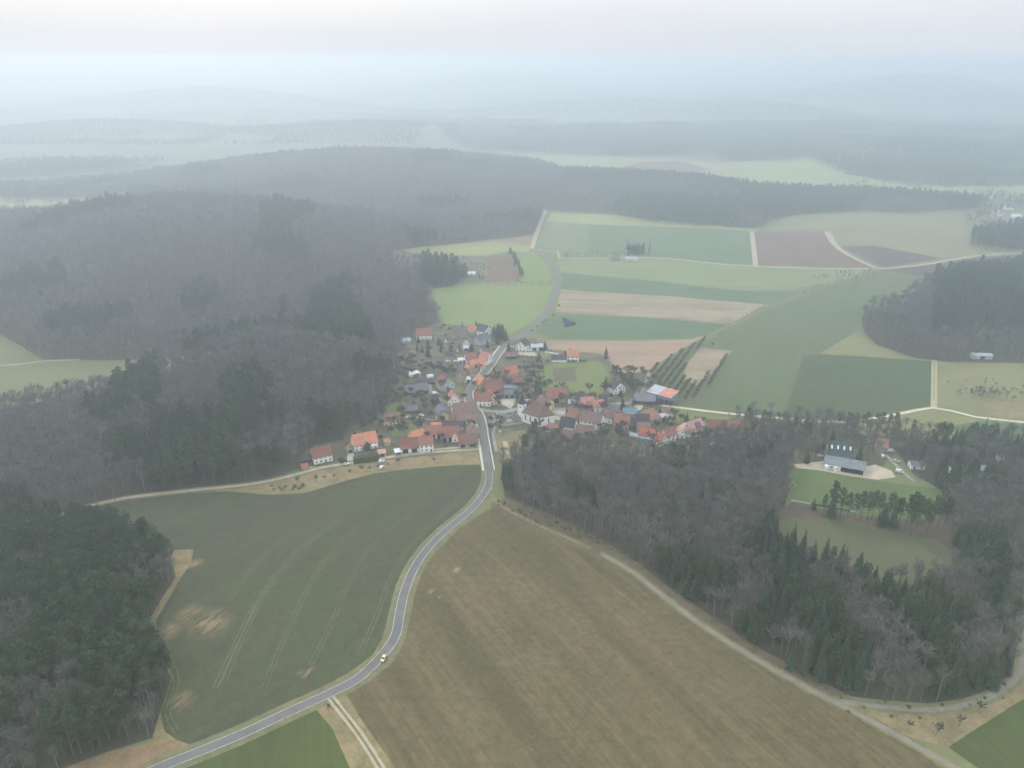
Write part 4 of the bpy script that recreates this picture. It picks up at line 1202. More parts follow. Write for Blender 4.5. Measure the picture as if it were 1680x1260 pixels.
# zoom, x1, y1, x2, y2 (front eave line), eave, depth, rise, ridge, roof, wall, name, label, options
B_ = [
 ('6', 418, 853, 648, 803, 5, 9.5, 5, 'a', 'maroon', 'white', 'house', 'white house with a dull maroon roof, leftmost house beside the pale track', dict(rows=2)),
 ('6', 925, 690, 1218, 640, 5.2, 10.5, 5.8, 'a', 'orange', 'white', 'house', 'white house with a bright orange gable roof and balcony above a dark green hedge', dict(dorm=1, chim=1)),
 ('6', 838, 745, 915, 735, 3, 5, 1.8, 'd', 'ochre', 'beige', 'garage', 'small beige garage with an ochre roof left of the orange-roofed house', dict(win=False, barn=1, chim=0)),
 ('6', 252, 868, 372, 862, 3.2, 6.5, 2.2, 'a', 'dark', 'dark', 'shed', 'dark maroon shed at the forest edge left of the leftmost house', dict(win=False, barn=1, chim=0)),
 ('6', 268, 965, 345, 955, 2.2, 4.5, 1.4, 'a', 'red', 'beige', 'hut', 'small hut with a faded red roof beside the pale track', dict(win=False, chim=0)),
 ('6', 1295, 385, 1498, 350, 4.2, 9, 3.6, 'a', 'brown', 'cream', 'house', 'cream house with a brown hipped roof alone in its garden by the forest', dict(hip=.6)),
 ('6', 1302, 660, 1380, 652, 2.6, 4.5, .8, 'a', 'ochre', 'beige', 'shed', 'tiny beige shed with a lean-to roof right of the dark hedge', dict(win=False, chim=0)),
 ('6', 1226, 800, 1322, 790, 2.5, 5, .6, 'a', 'pink', 'lightgrey', 'garage', 'low pale pink flat garage between the hedge and the white barn', dict(win=False, barn=1, chim=0)),
 ('6', 1440, 785, 1512, 775, 2.5, 5, .4, 'a', 'white', 'lightgrey', 'carport', 'small white carport on posts left of the long white barn', dict(win=False, chim=0, open_front=True)),
 ('3', 288, 885, 512, 868, 3.8, 10, 5.4, 'a', 'maroon', 'white', 'barn', 'long white barn with a maroon roof, front left of the farmyard row', dict(win=False, barn=2, chim=0)),
 ('3', 518, 838, 695, 826, 6, 9, 4.2, 'a', 'redbrown', 'white', 'farmhouse', 'tall white farmhouse with windows joined to the right end of the long barn', dict()),
 ('3', 430, 755, 596, 712, 4, 8, 3.6, 'a', 'orange', 'cream', 'outbuilding', 'outbuilding with an orange roof behind the long white barn', dict(chim=0, win=False)),
 ('3', 596, 704, 795, 700, 4, 10, 4.5, 'a', 'redbrown', 'white', 'barn', 'barn with a red-brown roof and white beam behind the white farmhouse', dict(win=False, barn=3, chim=0)),
 ('3', 800, 738, 1015, 730, 4.5, 12, 5.4, 'a', 'maroon', 'grey', 'barn', 'large barn with a maroon roof in the centre of the farmyard row', dict(win=False, barn=3, chim=0)),
 ('3', 925, 735, 1003, 732, 4.6, 5, 2.6, 'd', 'red', 'white', 'outbuilding', 'narrow white gabled outbuilding standing in front of the large maroon barn', dict(rows=1, door=False, chim=0)),
 ('3', 1016, 828, 1112, 822, 3, 11, 5.2, 'a', 'maroon', 'pinkwall', 'barn', 'barn with a steep maroon roof and pinkish wall near the road bend', dict(win=False, barn=1, chim=0)),
 ('3', 1118, 815, 1250, 818, 3, 9, 5, 'a', 'brown', 'beige', 'barn', 'barn with a dark brown roof directly beside the main road', dict(win=False, barn=1, chim=0)),
 ('3', 842, 612, 1075, 608, 4, 8, 2.6, 'a', 'dark', 'beige', 'barn', 'barn with a low dark grey roof behind the maroon farmyard barns', dict(win=False, chim=0)),
 ('3', 1118, 695, 1262, 686, 4.5, 9, 4.6, 'd', 'brown', 'beige', 'house', 'grey-beige gabled house with a brown roof beside the road above the brown barn', dict()),
 ('3', 715, 468, 888, 470, 4, 11, 4.3, 'd', 'slate', 'yellow', 'barn', 'yellow gabled barn with one dark square doorway', dict(win=False, barn=1, chim=0)),
 ('3', 892, 492, 1000, 490, 3, 6, 1.6, 'a', 'brown', 'orange', 'outbuilding', 'low orange-walled annex right of the yellow barn', dict(win=False, chim=0)),
 ('3', 700, 425, 792, 452, 6, 14, 4.2, 'a', 'slate', 'conc', 'barn', 'grey barn with a bare concrete gable behind the yellow barn', dict(win=False, chim=0)),
 ('3', 955, 440, 1235, 425, 4.2, 11.5, 5.8, 'a', 'brown', 'beige', 'barn', 'biggest barn with a high dull brown roof left of the crossroads', dict(win=False, chim=0)),
 ('3', 1000, 540, 1245, 520, 3.8, 9, 3.6, 'a', 'brown', 'beige', 'barn', 'lower brown-roofed barn in front of the biggest barn by the crossroads', dict(win=False, chim=0, barn=2)),
 ('3', 872, 298, 1030, 288, 3.5, 9, 6.2, 'd', 'salmon', 'white', 'house', 'white gabled house with a steep pinkish-red roof behind the biggest barn', dict()),
 ('1', 638, 1003, 803, 978, 6, 11, 5.2, 'd', 'maroon', 'lightgrey', 'house', 'tall pale grey gabled house with white roof edges near the curved lane', dict()),
 ('3', 1208, 275, 1412, 285, 5.2, 9, 4.4, 'a', 'maroon', 'white', 'inn', 'long white house with a maroon roof at the inside of the crossroads', dict()),
 ('3', 1402, 272, 1496, 255, 5.2, 9, 5, 'd', 'red', 'cream', 'house', 'cream gabled house end with a red roof facing the paved yard', dict()),
 ('1', 328, 375, 520, 372, 5.2, 10, 5, 'a', 'redbrown', 'white', 'house', 'white house with a red-brown roof by the forest at the top left of the village', dict()),
 ('1', 862, 352, 965, 345, 4.5, 8, 4, 'a', 'slate', 'grey', 'house', 'grey house with a slate roof at the edge of the bright meadow', dict()),
 ('1', 982, 335, 1085, 325, 4.5, 8, 4.6, 'a', 'orange', 'grey', 'house', 'grey house with a faded orange roof at the edge of the bright meadow', dict()),
 ('1', 1180, 338, 1280, 302, 5.5, 12, 4.6, 'd', 'dark', 'white', 'house', 'white gabled house with a dark roof nearest to the bright meadow', dict()),
 ('1', 1042, 432, 1122, 456, 5, 15, 4.2, 'd', 'slate', 'lightgrey', 'house', 'long pale grey house with a slate roof and skylights', dict()),
 ('1', 915, 475, 1000, 480, 5.2, 9, 4, 'd', 'slate', 'white', 'house', 'whitish gabled house with a slate roof among bare garden trees', dict()),
 ('1', 828, 575, 862, 578, 1.5, 6, 4.2, 'd', 'dark', 'white', 'hut', 'small hut with a bright white pointed gable in the upper gardens', dict(win=False, chim=0)),
 ('1', 1122, 565, 1152, 565, 1.5, 5, 3.2, 'd', 'dark', 'white', 'hut', 'tiny white-gabled hut close to the village street', dict(win=False, chim=0)),
 ('1', 952, 690, 1090, 680, 4, 9, 5, 'a', 'redbrown', 'white', 'house', 'house with a red-brown roof beside a flat white garage', dict()),
 ('1', 860, 695, 948, 690, 2.6, 5, .3, 'a', 'white', 'white', 'garage', 'flat white garage left of the red-brown roofed house', dict(win=False, barn=2, chim=0)),
 ('1', 1092, 672, 1200, 668, 4, 8, 4, 'a', 'green', 'beige', 'house', 'beige house with a dark greenish roof left of the village street', dict()),
 ('1', 1210, 690, 1284, 655, 5, 9, 5, 'd', 'salmon', 'white', 'house', 'narrow house with a salmon roof and white gable at the street edge', dict()),
 ('1', 1150, 718, 1212, 716, 2.5, 4, .8, 'a', 'glass', 'blue', 'conservatory', 'blue-grey glass conservatory left of the salmon-roofed house', dict(win=False, chim=0)),
 ('1', 1035, 775, 1195, 755, 4, 9, 5, 'a', 'orange', 'cream', 'house', 'yellow and white house with a bright orange roof beside the village street', dict(dorm=1)),
 ('1', 960, 822, 1038, 815, 4, 8, 3.2, 'd', 'orange', 'orange', 'house', 'ochre gabled house with an orange roof behind the grey barn', dict()),
 ('1', 868, 805, 985, 800, 3, 8, 3.4, 'a', 'slate', 'grey', 'barn', 'low grey barn with a slate-brown roof in the middle of the upper village', dict(win=False, chim=0)),
 ('1', 825, 910, 938, 920, 5, 10, 5.4, 'd', 'brown', 'beige', 'house', 'beige gabled house with dark windows and a brown roof above the crossroads', dict()),
 ('1', 952, 938, 1012, 932, 2.5, 5, .5, 'a', 'white', 'white', 'garage', 'small white garage beside the beige gabled house', dict(win=False, barn=1, chim=0)),
 ('1', 215, 865, 378, 858, 3, 6, .5, 'a', 'white', 'white', 'shed', 'bright white flat-roofed shed at the forest edge of the upper village', dict(win=False, chim=0)),
 ('1', 355, 948, 640, 955, 3, 8, 1.2, 'a', 'dark', 'dark', 'workshop', 'long low dark-roofed workshop right of the bright white shed', dict(win=False, barn=2, chim=0)),
 ('1', 205, 1075, 492, 1062, 3.2, 14, 3.6, 'a', 'slate', 'grey', 'barn', 'wide barn with a purplish grey roof at the forest edge', dict(win=False, barn=3, chim=0)),
 ('1', 480, 898, 548, 893, 2.5, 4, .4, 'a', 'white', 'white', 'hut', 'small white flat hut above the wide grey barn', dict(win=False, chim=0)),
 ('1', 1118, 992, 1245, 968, 5, 9, 5, 'd', 'orange', 'orange', 'house', 'orange gabled house right beside the village street', dict()),
 ('1', 1205, 1075, 1418, 1065, 4.2, 13, 7, 'a', 'maroon', 'beige', 'barn', 'large barn with a high maroon roof behind the orange gabled house', dict(win=False, chim=0)),
 ('1', 1378, 812, 1480, 868, 4, 11, 4.2, 'd', 'red', 'pinkwall', 'house', 'pink house with a rounded red roof on the right side of the street', dict()),
 ('1', 1450, 642, 1580, 640, 3, 7, 2.2, 'a', 'brown', 'wood', 'shed', 'dark brown wooden shed beside the upper village street', dict(win=False, chim=0, barn=1)),
 ('2', 505, 502, 632, 518, 5.5, 12, 4, 'd', 'dark', 'white', 'house', 'large white gabled house with a dark roof right of the upper street', dict()),
 ('2', 638, 522, 684, 524, 4, 6, 2.2, 'd', 'dark', 'white', 'annex', 'narrow white annex beside the large white gabled house', dict(chim=0, door=False)),
 ('2', 692, 478, 772, 476, 5, 8, 2.6, 'a', 'brown', 'white', 'house', 'small house with a brown roof behind the white double garage', dict()),
 ('2', 700, 532, 858, 528, 3.5, 8, .7, 'a', 'lightgrey', 'white', 'garage', 'white double garage with two dark doors and a pale grey roof', dict(win=False, barn=2, chim=0)),
 ('2', 1148, 640, 1292, 648, 5.2, 9, 4.2, 'a', 'orange', 'white', 'house', 'white house with an orange roof alone above the round lawn', dict(dorm=1)),
 ('2', 960, 682, 1143, 684, 3, 7, 2.6, 'a', 'dark', 'white', 'stable', 'low white stable with a dark roof left of the orange-roofed house above the lawn', dict(win=False, chim=0)),
 ('2', 368, 1038, 440, 1040, 2.3, 5, 1.3, 'a', 'glass', 'blue', 'greenhouse', 'pale blue greenhouse, left one of the pair behind the maroon barn', dict(win=False, chim=0)),
 ('2', 446, 1042, 510, 1046, 2.3, 5, 1.3, 'a', 'teal', 'blue', 'greenhouse', 'teal greenhouse, right one of the pair behind the maroon barn', dict(win=False, chim=0)),
 ('2', 700, 1110, 790, 1118, 3.5, 8, 3.0, 'a', 'brown', 'grey', 'barn', 'grey-brown barn left of the red-roofed barn below the lawn', dict(win=False, chim=0)),
 ('2', 892, 1162, 1143, 1162, 4.6, 11, 6.2, 'a', 'redbrown', 'beige', 'barn', 'barn with a big red-brown roof and dark opening below the round lawn', dict(win=False, barn=1, chim=0)),
 ('4', 1180, 505, 1345, 495, 5, 10, 5.2, 'a', 'salmon', 'beige', 'house', 'house with a bright salmon roof and dormer right of the barn below the lawn', dict(dorm=1)),
 ('4', 1350, 522, 1470, 505, 5, 9, 4, 'a', 'salmon', 'white', 'house', 'smaller white house joined to the right of the salmon-roofed house', dict()),
 ('4', 1095, 432, 1230, 440, 4, 9, 4.5, 'a', 'dark', 'pinkwall', 'barn', 'dark-roofed barn with a tall pink gable behind the salmon-roofed house', dict(win=False, chim=0)),
 ('4', 600, 475, 742, 520, 5, 10, 5, 'a', 'brown', 'yellow', 'house', 'brown-roofed house with a pale yellow gable behind the church', dict()),
 ('4', 985, 610, 1100, 655, 5, 9, 5, 'a', 'rust', 'beige', 'house', 'house with a rusty roof and beige wall right of the church', dict(rows=1)),
 ('4', 900, 742, 1078, 778, 4.5, 9, 5, 'a', 'dark', 'white', 'house', 'white house with a dark purple roof and white gable below right of the church', dict()),
 ('4', 1148, 672, 1405, 728, 5.5, 11, 5.6, 'a', 'brown', 'white', 'farmhouse', 'long white farmhouse with a large brown roof in the lower village', dict()),
 ('4', 1105, 838, 1325, 855, 4, 9, 4.2, 'a', 'brown', 'beige', 'barn', 'brown-roofed barn in front of the long white farmhouse', dict(win=False, chim=0)),
 ('4', 915, 900, 1090, 910, 3, 8, 4, 'a', 'brown', 'wood', 'barn', 'low brown barn half hidden by the bare trees below the church', dict(win=False, chim=0)),
 ('4', 1428, 625, 1560, 662, 5, 9, 4.4, 'a', 'brown', 'white', 'house', 'white house with dark timber and a brown roof in the lower village', dict()),
 ('4', 728, 778, 886, 792, 3.2, 6, 2.6, 'a', 'ochre', 'cream', 'outbuilding', 'small cream building with an ochre hipped roof at the foot of the church', dict(hip=.8, chim=0)),
 ('5', 617, 318, 918, 408, 6.2, 13.5, 1.6, 'm', 'lightgrey', 'blue', 'barn', 'big new barn with a half white and half red roof by the concrete track', dict(win=False, chim=0, barn=4, roof2=('salmon', .46))),
 ('5', 462, 440, 735, 455, 3, 11, 2.6, 'm', 'slate', 'dark', 'shed', 'low dark shed joined to the left of the half white, half red barn', dict(win=False, chim=0)),
 ('5', 212, 292, 352, 262, 5, 9, 4.6, 'd', 'dark', 'white', 'house', 'white gabled house with a dark roof at the corner of the orchard', dict()),
 ('5', 130, 260, 205, 300, 3, 6, 2.5, 'a', 'ochre', 'grey', 'outbuilding', 'grey outbuilding with an ochre roof left of the dark-roofed orchard house', dict(win=False, chim=0)),
 ('5', 330, 602, 498, 606, 4, 9, 3.2, 'a', 'teal', 'beige', 'barn', 'barn with a blue-green roof below the concrete yard', dict(win=False, chim=0)),
 ('5', 600, 692, 800, 645, 4, 12, 6, 'a', 'ochre', 'beige', 'farmhouse', 'farmhouse with a broad brownish-orange hipped roof beside the concrete track', dict(hip=.6)),
 ('5', 480, 695, 650, 700, 4, 9, 4, 'a', 'dark', 'beige', 'barn', 'beige barn with a dark roof left of the orange hipped farmhouse', dict(win=False, chim=0)),
 ('5', 895, 655, 950, 642, 4.5, 5, 1.0, 'a', 'lightgrey', 'yellow', 'outbuilding', 'narrow bright yellow outbuilding right of the hipped farmhouse', dict(win=False, chim=0)),
 ('5', 790, 652, 888, 648, 3.5, 6, .6, 'a', 'lightgrey', 'lightgrey', 'garage', 'pale grey flat garage between the hipped farmhouse and the yellow outbuilding', dict(win=False, chim=0, barn=1)),
 ('5', 205, 702, 400, 722, 5, 10, 5, 'a', 'rust', 'beige', 'house', 'house with a large rusty red roof in the middle of the lower village', dict()),
 ('5', 400, 738, 498, 752, 4, 8, 4, 'a', 'dark', 'dark', 'barn', 'small dark barn right of the rusty-roofed house', dict(win=False, chim=0)),
 ('5', 520, 862, 700, 892, 4, 9, 4, 'a', 'red', 'white', 'house', 'house with a long bright red roof at the lower edge of the village', dict(chim=0)),
 ('5', 392, 862, 688, 930, 2.6, 4.5, 1.2, 'a', 'glass', 'grey', 'shed', 'long shed with a pale grey sheet roof in front of the red-roofed house', dict(win=False, chim=0)),
 ('5', 702, 908, 790, 952, 4, 9, 4, 'a', 'red', 'white', 'house', 'red-roofed house with a bright white gable at the end of the pale grey shed', dict()),
 ('5', 780, 845, 870, 890, 6, 10, 4.4, 'd', 'redbrown', 'white', 'house', 'white gabled house with a red-brown roof in the right part of the village', dict()),
 ('5', 985, 835, 1200, 865, 4.2, 10, 4.8, 'd', 'pink', 'white', 'house', 'broad white gabled house near the right end of the village', dict()),
 ('5', 1200, 840, 1358, 790, 4.5, 12, 6.5, 'a', 'pink', 'white', 'house', 'house with a pale pink roof and dark solar panels, last large house on the right', dict(panel=1)),
 ('5', 1392, 775, 1615, 786, 4, 10, 4.4, 'a', 'maroon', 'beige', 'barn', 'long maroon-roofed barn right of the house with solar panels', dict(win=False, chim=0)),
 ('7', 150, 222, 318, 225, 4, 9, 4, 'a', 'rust', 'beige', 'barn', 'rusty brown barn farthest right in the village row', dict(win=False, chim=0)),
 ('7', 375, 292, 450, 285, 3.5, 7, 2.6, 'a', 'orange', 'cream', 'house', 'small house with an orange roof among the bare trees right of the village', dict()),
 ('7', 245, 318, 290, 314, 3, 5, 1.4, 'a', 'lightgrey', 'white', 'hut', 'tiny white hut among the bare trees right of the village', dict(win=False, chim=0)),
 ('7', 1012, 522, 1362, 585, 4, 12, 3.2, 'a', 'hall', 'white', 'sports_hall', 'white sports clubhouse with a blue-grey roof beside the football pitch', dict(win=True, chim=0, barn=0, rows=1)),
 ('7', 1048, 455, 1262, 478, 6, 16, 8, 'a', 'green', 'conc', 'hall', 'large hall with a dark greenish hipped roof and white skylights behind the clubhouse', dict(hip=.5, sky=4, win=False, chim=0)),
 ('8', 418, 385, 515, 390, 4, 8, 4.6, 'a', 'ochre', 'beige', 'house', 'brick-coloured house between bare trees behind the clubhouse', dict()),
 ('8', 712, 538, 835, 544, 3.5, 6, 1.2, 'a', 'slate', 'white', 'hut', 'long white hut in the wood right of the gravel yard', dict(rows=1, chim=0)),
 ('8', 1070, 595, 1160, 598, 3.5, 7, 3, 'a', 'lightgrey', 'white', 'house', 'pale grey and white house half hidden in the wood at far right', dict(rows=1)),
 ('8', 1475, 465, 1512, 468, 5, 6, 2, 'd', 'slate', 'white', 'house', 'narrow white gable showing between the trees at the right edge', dict()),
 ('8', 1092, 350, 1128, 348, 4, 5, 2, 'd', 'slate', 'lightgrey', 'hut', 'pale hut glimpsed between the evergreens at upper right of the wood', dict(win=False, chim=0)),
 ('8', 1295, 580, 1400, 592, 3, 7, 1.8, 'a', 'lightgrey', 'lightgrey', 'shed', 'light grey shed beside the pale house in the wood at far right', dict(win=False, chim=0)),
 ('0', 1597, 583, 1629, 584, 3.5, 7, 1.2, 'a', 'lightgrey', 'lightgrey', 'shed', 'pale grey field shed in front of the rounded wood', dict(win=False, chim=0, barn=1)),
 ('0', 1026, 424, 1046, 425, 4, 9, 2, 'a', 'lightgrey', 'lightgrey', 'barn', 'pale barn on the small farm in the upper fields', dict(win=False, chim=0)),
 ('0', 1004, 425, 1016, 425, 3, 8, 2, 'a', 'slate', 'grey', 'barn', 'grey barn left of the pale one on the small farm in the upper fields', dict(win=False, chim=0)),
 ('0', 768, 449, 780, 449, 3, 7, 2, 'a', 'white', 'lightgrey', 'hut', 'pale garden hut in the allotments beyond the bright meadow', dict(win=False, chim=0)),
 ('0', 1634, 350, 1646, 350, 5, 12, 5, 'a', 'lightgrey', 'white', 'house', 'faint white house, leftmost in the far hamlet at upper right', dict(win=False, chim=0)),
 ('0', 1652, 340, 1664, 340, 5, 12, 5, 'a', 'slate', 'white', 'house', 'faint grey-roofed house in the middle of the far hamlet', dict(win=False, chim=0)),
 ('0', 1660, 356, 1676, 357, 5, 12, 5, 'a', 'white', 'lightgrey', 'house', 'faint pale house nearest in the far hamlet at the right edge', dict(win=False, chim=0)),
 ('0', 1620, 322, 1630, 322, 5, 12, 5, 'a', 'lightgrey', 'white', 'house', 'faint white house highest in the far hamlet at upper right', dict(win=False, chim=0)),
]
B_ += [
 ('1', 172, 385, 262, 380, 3.5, 8, 3.2, 'a', 'dark', 'wood', 'barn', 'dark barn left of the white house by the forest at the top left', dict(win=False, chim=0)),
 ('1', 150, 450, 258, 445, 3, 7, 2.2, 'a', 'lightgrey', 'lightgrey', 'shed', 'pale grey shed in front of the dark barn at the top left', dict(win=False, chim=0)),
 ('1', 676, 445, 716, 448, 2.5, 5, 3.2, 'd', 'dark', 'white', 'hut', 'white gabled hut right of the white house at the top left', dict(win=False, chim=0)),
 ('1', 782, 395, 826, 392, 3, 6, 3.2, 'd', 'rust', 'grey', 'hut', 'grey hut left of the grey house by the bright meadow', dict(win=False, chim=0)),
 ('1', 262, 600, 318, 600, 2.5, 5, 1.8, 'a', 'ochre', 'cream', 'hut', 'tiny cream hut below the top left house', dict(win=False, chim=0)),
 ('1', 915, 540, 992, 545, 2.8, 5, .6, 'a', 'lightgrey', 'white', 'garage', 'low whitish garage in front of the whitish gabled house', dict(win=False, chim=0, barn=1)),
 ('1', 560, 755, 690, 758, 3, 7, 2.4, 'a', 'slate', 'wood', 'shed', 'slate-roofed wooden shed above the long dark workshop', dict(win=False, chim=0)),
 ('1', 700, 640, 790, 640, 3.5, 7, 3, 'a', 'dark', 'grey', 'barn', 'small dark-roofed barn in the middle of the upper gardens', dict(win=False, chim=0)),
 ('1', 1000, 860, 1085, 850, 3.5, 7, 3, 'a', 'brown', 'beige', 'outbuilding', 'brown-roofed outbuilding behind the small white garage', dict(win=False, chim=0)),
 ('1', 10, 745, 60, 748, 4, 8, 4, 'a', 'redbrown', 'beige', 'house', 'red-brown roofed house half hidden in the trees at the forest edge', dict()),
 ('1', 1290, 900, 1400, 895, 3.5, 7, 3.2, 'a', 'rust', 'pinkwall', 'outbuilding', 'rusty outbuilding between the orange gabled house and the rounded red roof', dict(win=False, chim=0)),
 ('2', 480, 965, 590, 968, 3, 7, 3, 'a', 'maroon', 'wood', 'barn', 'small maroon-roofed barn above the greenhouses', dict(win=False, chim=0)),
 ('2', 360, 1120, 560, 1126, 3.2, 8, 2.6, 'a', 'slate', 'grey', 'barn', 'long grey-roofed barn above the paved yard', dict(win=False, chim=0, barn=3)),
 ('3', 345, 395, 500, 400, 3, 8, 2.4, 'a', 'slate', 'wood', 'barn', 'low purplish barn in the gardens left of the concrete-gabled barn', dict(win=False, chim=0)),
 ('3', 668, 270, 760, 275, 4.5, 8, 3, 'a', 'dark', 'wood', 'barn', 'dark barn behind the concrete-gabled barn', dict(win=False, chim=0)),
 ('3', 668, 632, 790, 632, 3.6, 8, 3, 'a', 'orange', 'cream', 'outbuilding', 'orange-roofed outbuilding just behind the barn with the white beam', dict(win=False, chim=0)),
 ('4', 1010, 470, 1085, 478, 3, 6, 2, 'a', 'lightgrey', 'beige', 'shed', 'pale shed between the red-brown barn and the salmon-roofed house', dict(win=False, chim=0)),
 ('4', 1530, 560, 1640, 565, 4, 8, 3.4, 'a', 'slate', 'grey', 'barn', 'slate-roofed barn behind the house with dark timber', dict(win=False, chim=0)),
 ('5', 20, 430, 120, 440, 3.6, 8, 3.4, 'a', 'dark', 'wood', 'barn', 'dark barn in the trees below the orchard house', dict(win=False, chim=0)),
 ('5', 815, 600, 930, 595, 3.5, 8, 3.0, 'a', 'brown', 'wood', 'barn', 'brown barn right behind the hipped farmhouse', dict(win=False, chim=0)),
 ('5', 500, 790, 660, 800, 4, 8, 3.6, 'a', 'brown', 'beige', 'barn', 'brown-roofed barn behind the long bright red roof', dict(win=False, chim=0)),
 ('5', 1390, 880, 1500, 880, 2.8, 6, 1.5, 'a', 'slate', 'lightgrey', 'shed', 'slate shed above the two white vans', dict(win=False, chim=0)),
]
CATS = {'inn': 'house', 'farmhouse': 'house', 'annex': 'house', 'outbuilding': 'outbuilding', 'sports_hall': 'clubhouse', 'hut': 'hut'}
GRP = {'house': 'houses of the village', 'barn': 'barns of the village', 'greenhouse': 'greenhouses behind the maroon barn', 'garage': 'garages of the village', 'hut': 'huts around the village', 'shed': 'sheds around the village'}
for z, x1, y1, x2, y2, ea, de, ri, rg, rc, wc, nm, lab, opt in B_:
    A = P(*zp(z, x1, y1), ea); B = P(*zp(z, x2, y2), ea)
    cat = CATS.get(nm, nm)
    h = build_house('building' if False else nm, lab, A, B, ea, de, ri, rg, rc, wc, cat=cat, group=GRP.get(cat), **opt)
    if nm == 'sports_hall':
        w = math.hypot(B[0] - A[0], B[1] - A[1])
        mb = MB(); mb.box(w * .42, w * .97, -.12, .0, .1, 3.2); mb.build('veranda_painted_shade', m_doord, h)  # flat dark panel on the wall: painted shade of the veranda recess
        mb = MB(); mb.box(w * .02, w * .1, -3, 0, -.5, 3.4); mb.box(w * .25, w * .32, -2, 0, -.5, 3.3); mb.build('porch', WC['white'], h)
    if nm == 'house' and 'bright orange gable roof and balcony' in lab:
        w = math.hypot(B[0] - A[0], B[1] - A[1])
        mb = MB()
        mb.add([(w * .36, -1.8, 0), (w * .66, -1.8, 0), (w * .66, -1.8, 4.6), (w * .51, -1.8, 7.6), (w * .36, -1.8, 4.6), (w * .36, 3, 0), (w * .66, 3, 0), (w * .66, 3, 4.6), (w * .51, 3, 7.6), (w * .36, 3, 4.6)],
               [(0, 1, 2, 3, 4), (1, 6, 7, 2), (5, 0, 4, 9)], 0)
        mb.add([(w * .34, -2.1, 4.4), (w * .51, -2.1, 7.85), (w * .68, -2.1, 4.4), (w * .34, 3.6, 4.4), (w * .51, 3.6, 7.85), (w * .68, 3.6, 4.4)], [(0, 1, 4, 3), (1, 2, 5, 4)], 1)
        mb.box(w * .4, w * .62, -1.86, -1.79, .4, 4.4, 2)
        mb.build('gabled_bay', [WC['wood'], RC['orange'], m_pane], h)
        mb = MB(); mb.box(w * .66, w * .98, -1.6, -.02, 2.4, 2.6); mb.box(w * .66, w * .98, -1.65, -1.58, 2.6, 3.5); mb.build('balcony', WC['white'], h)

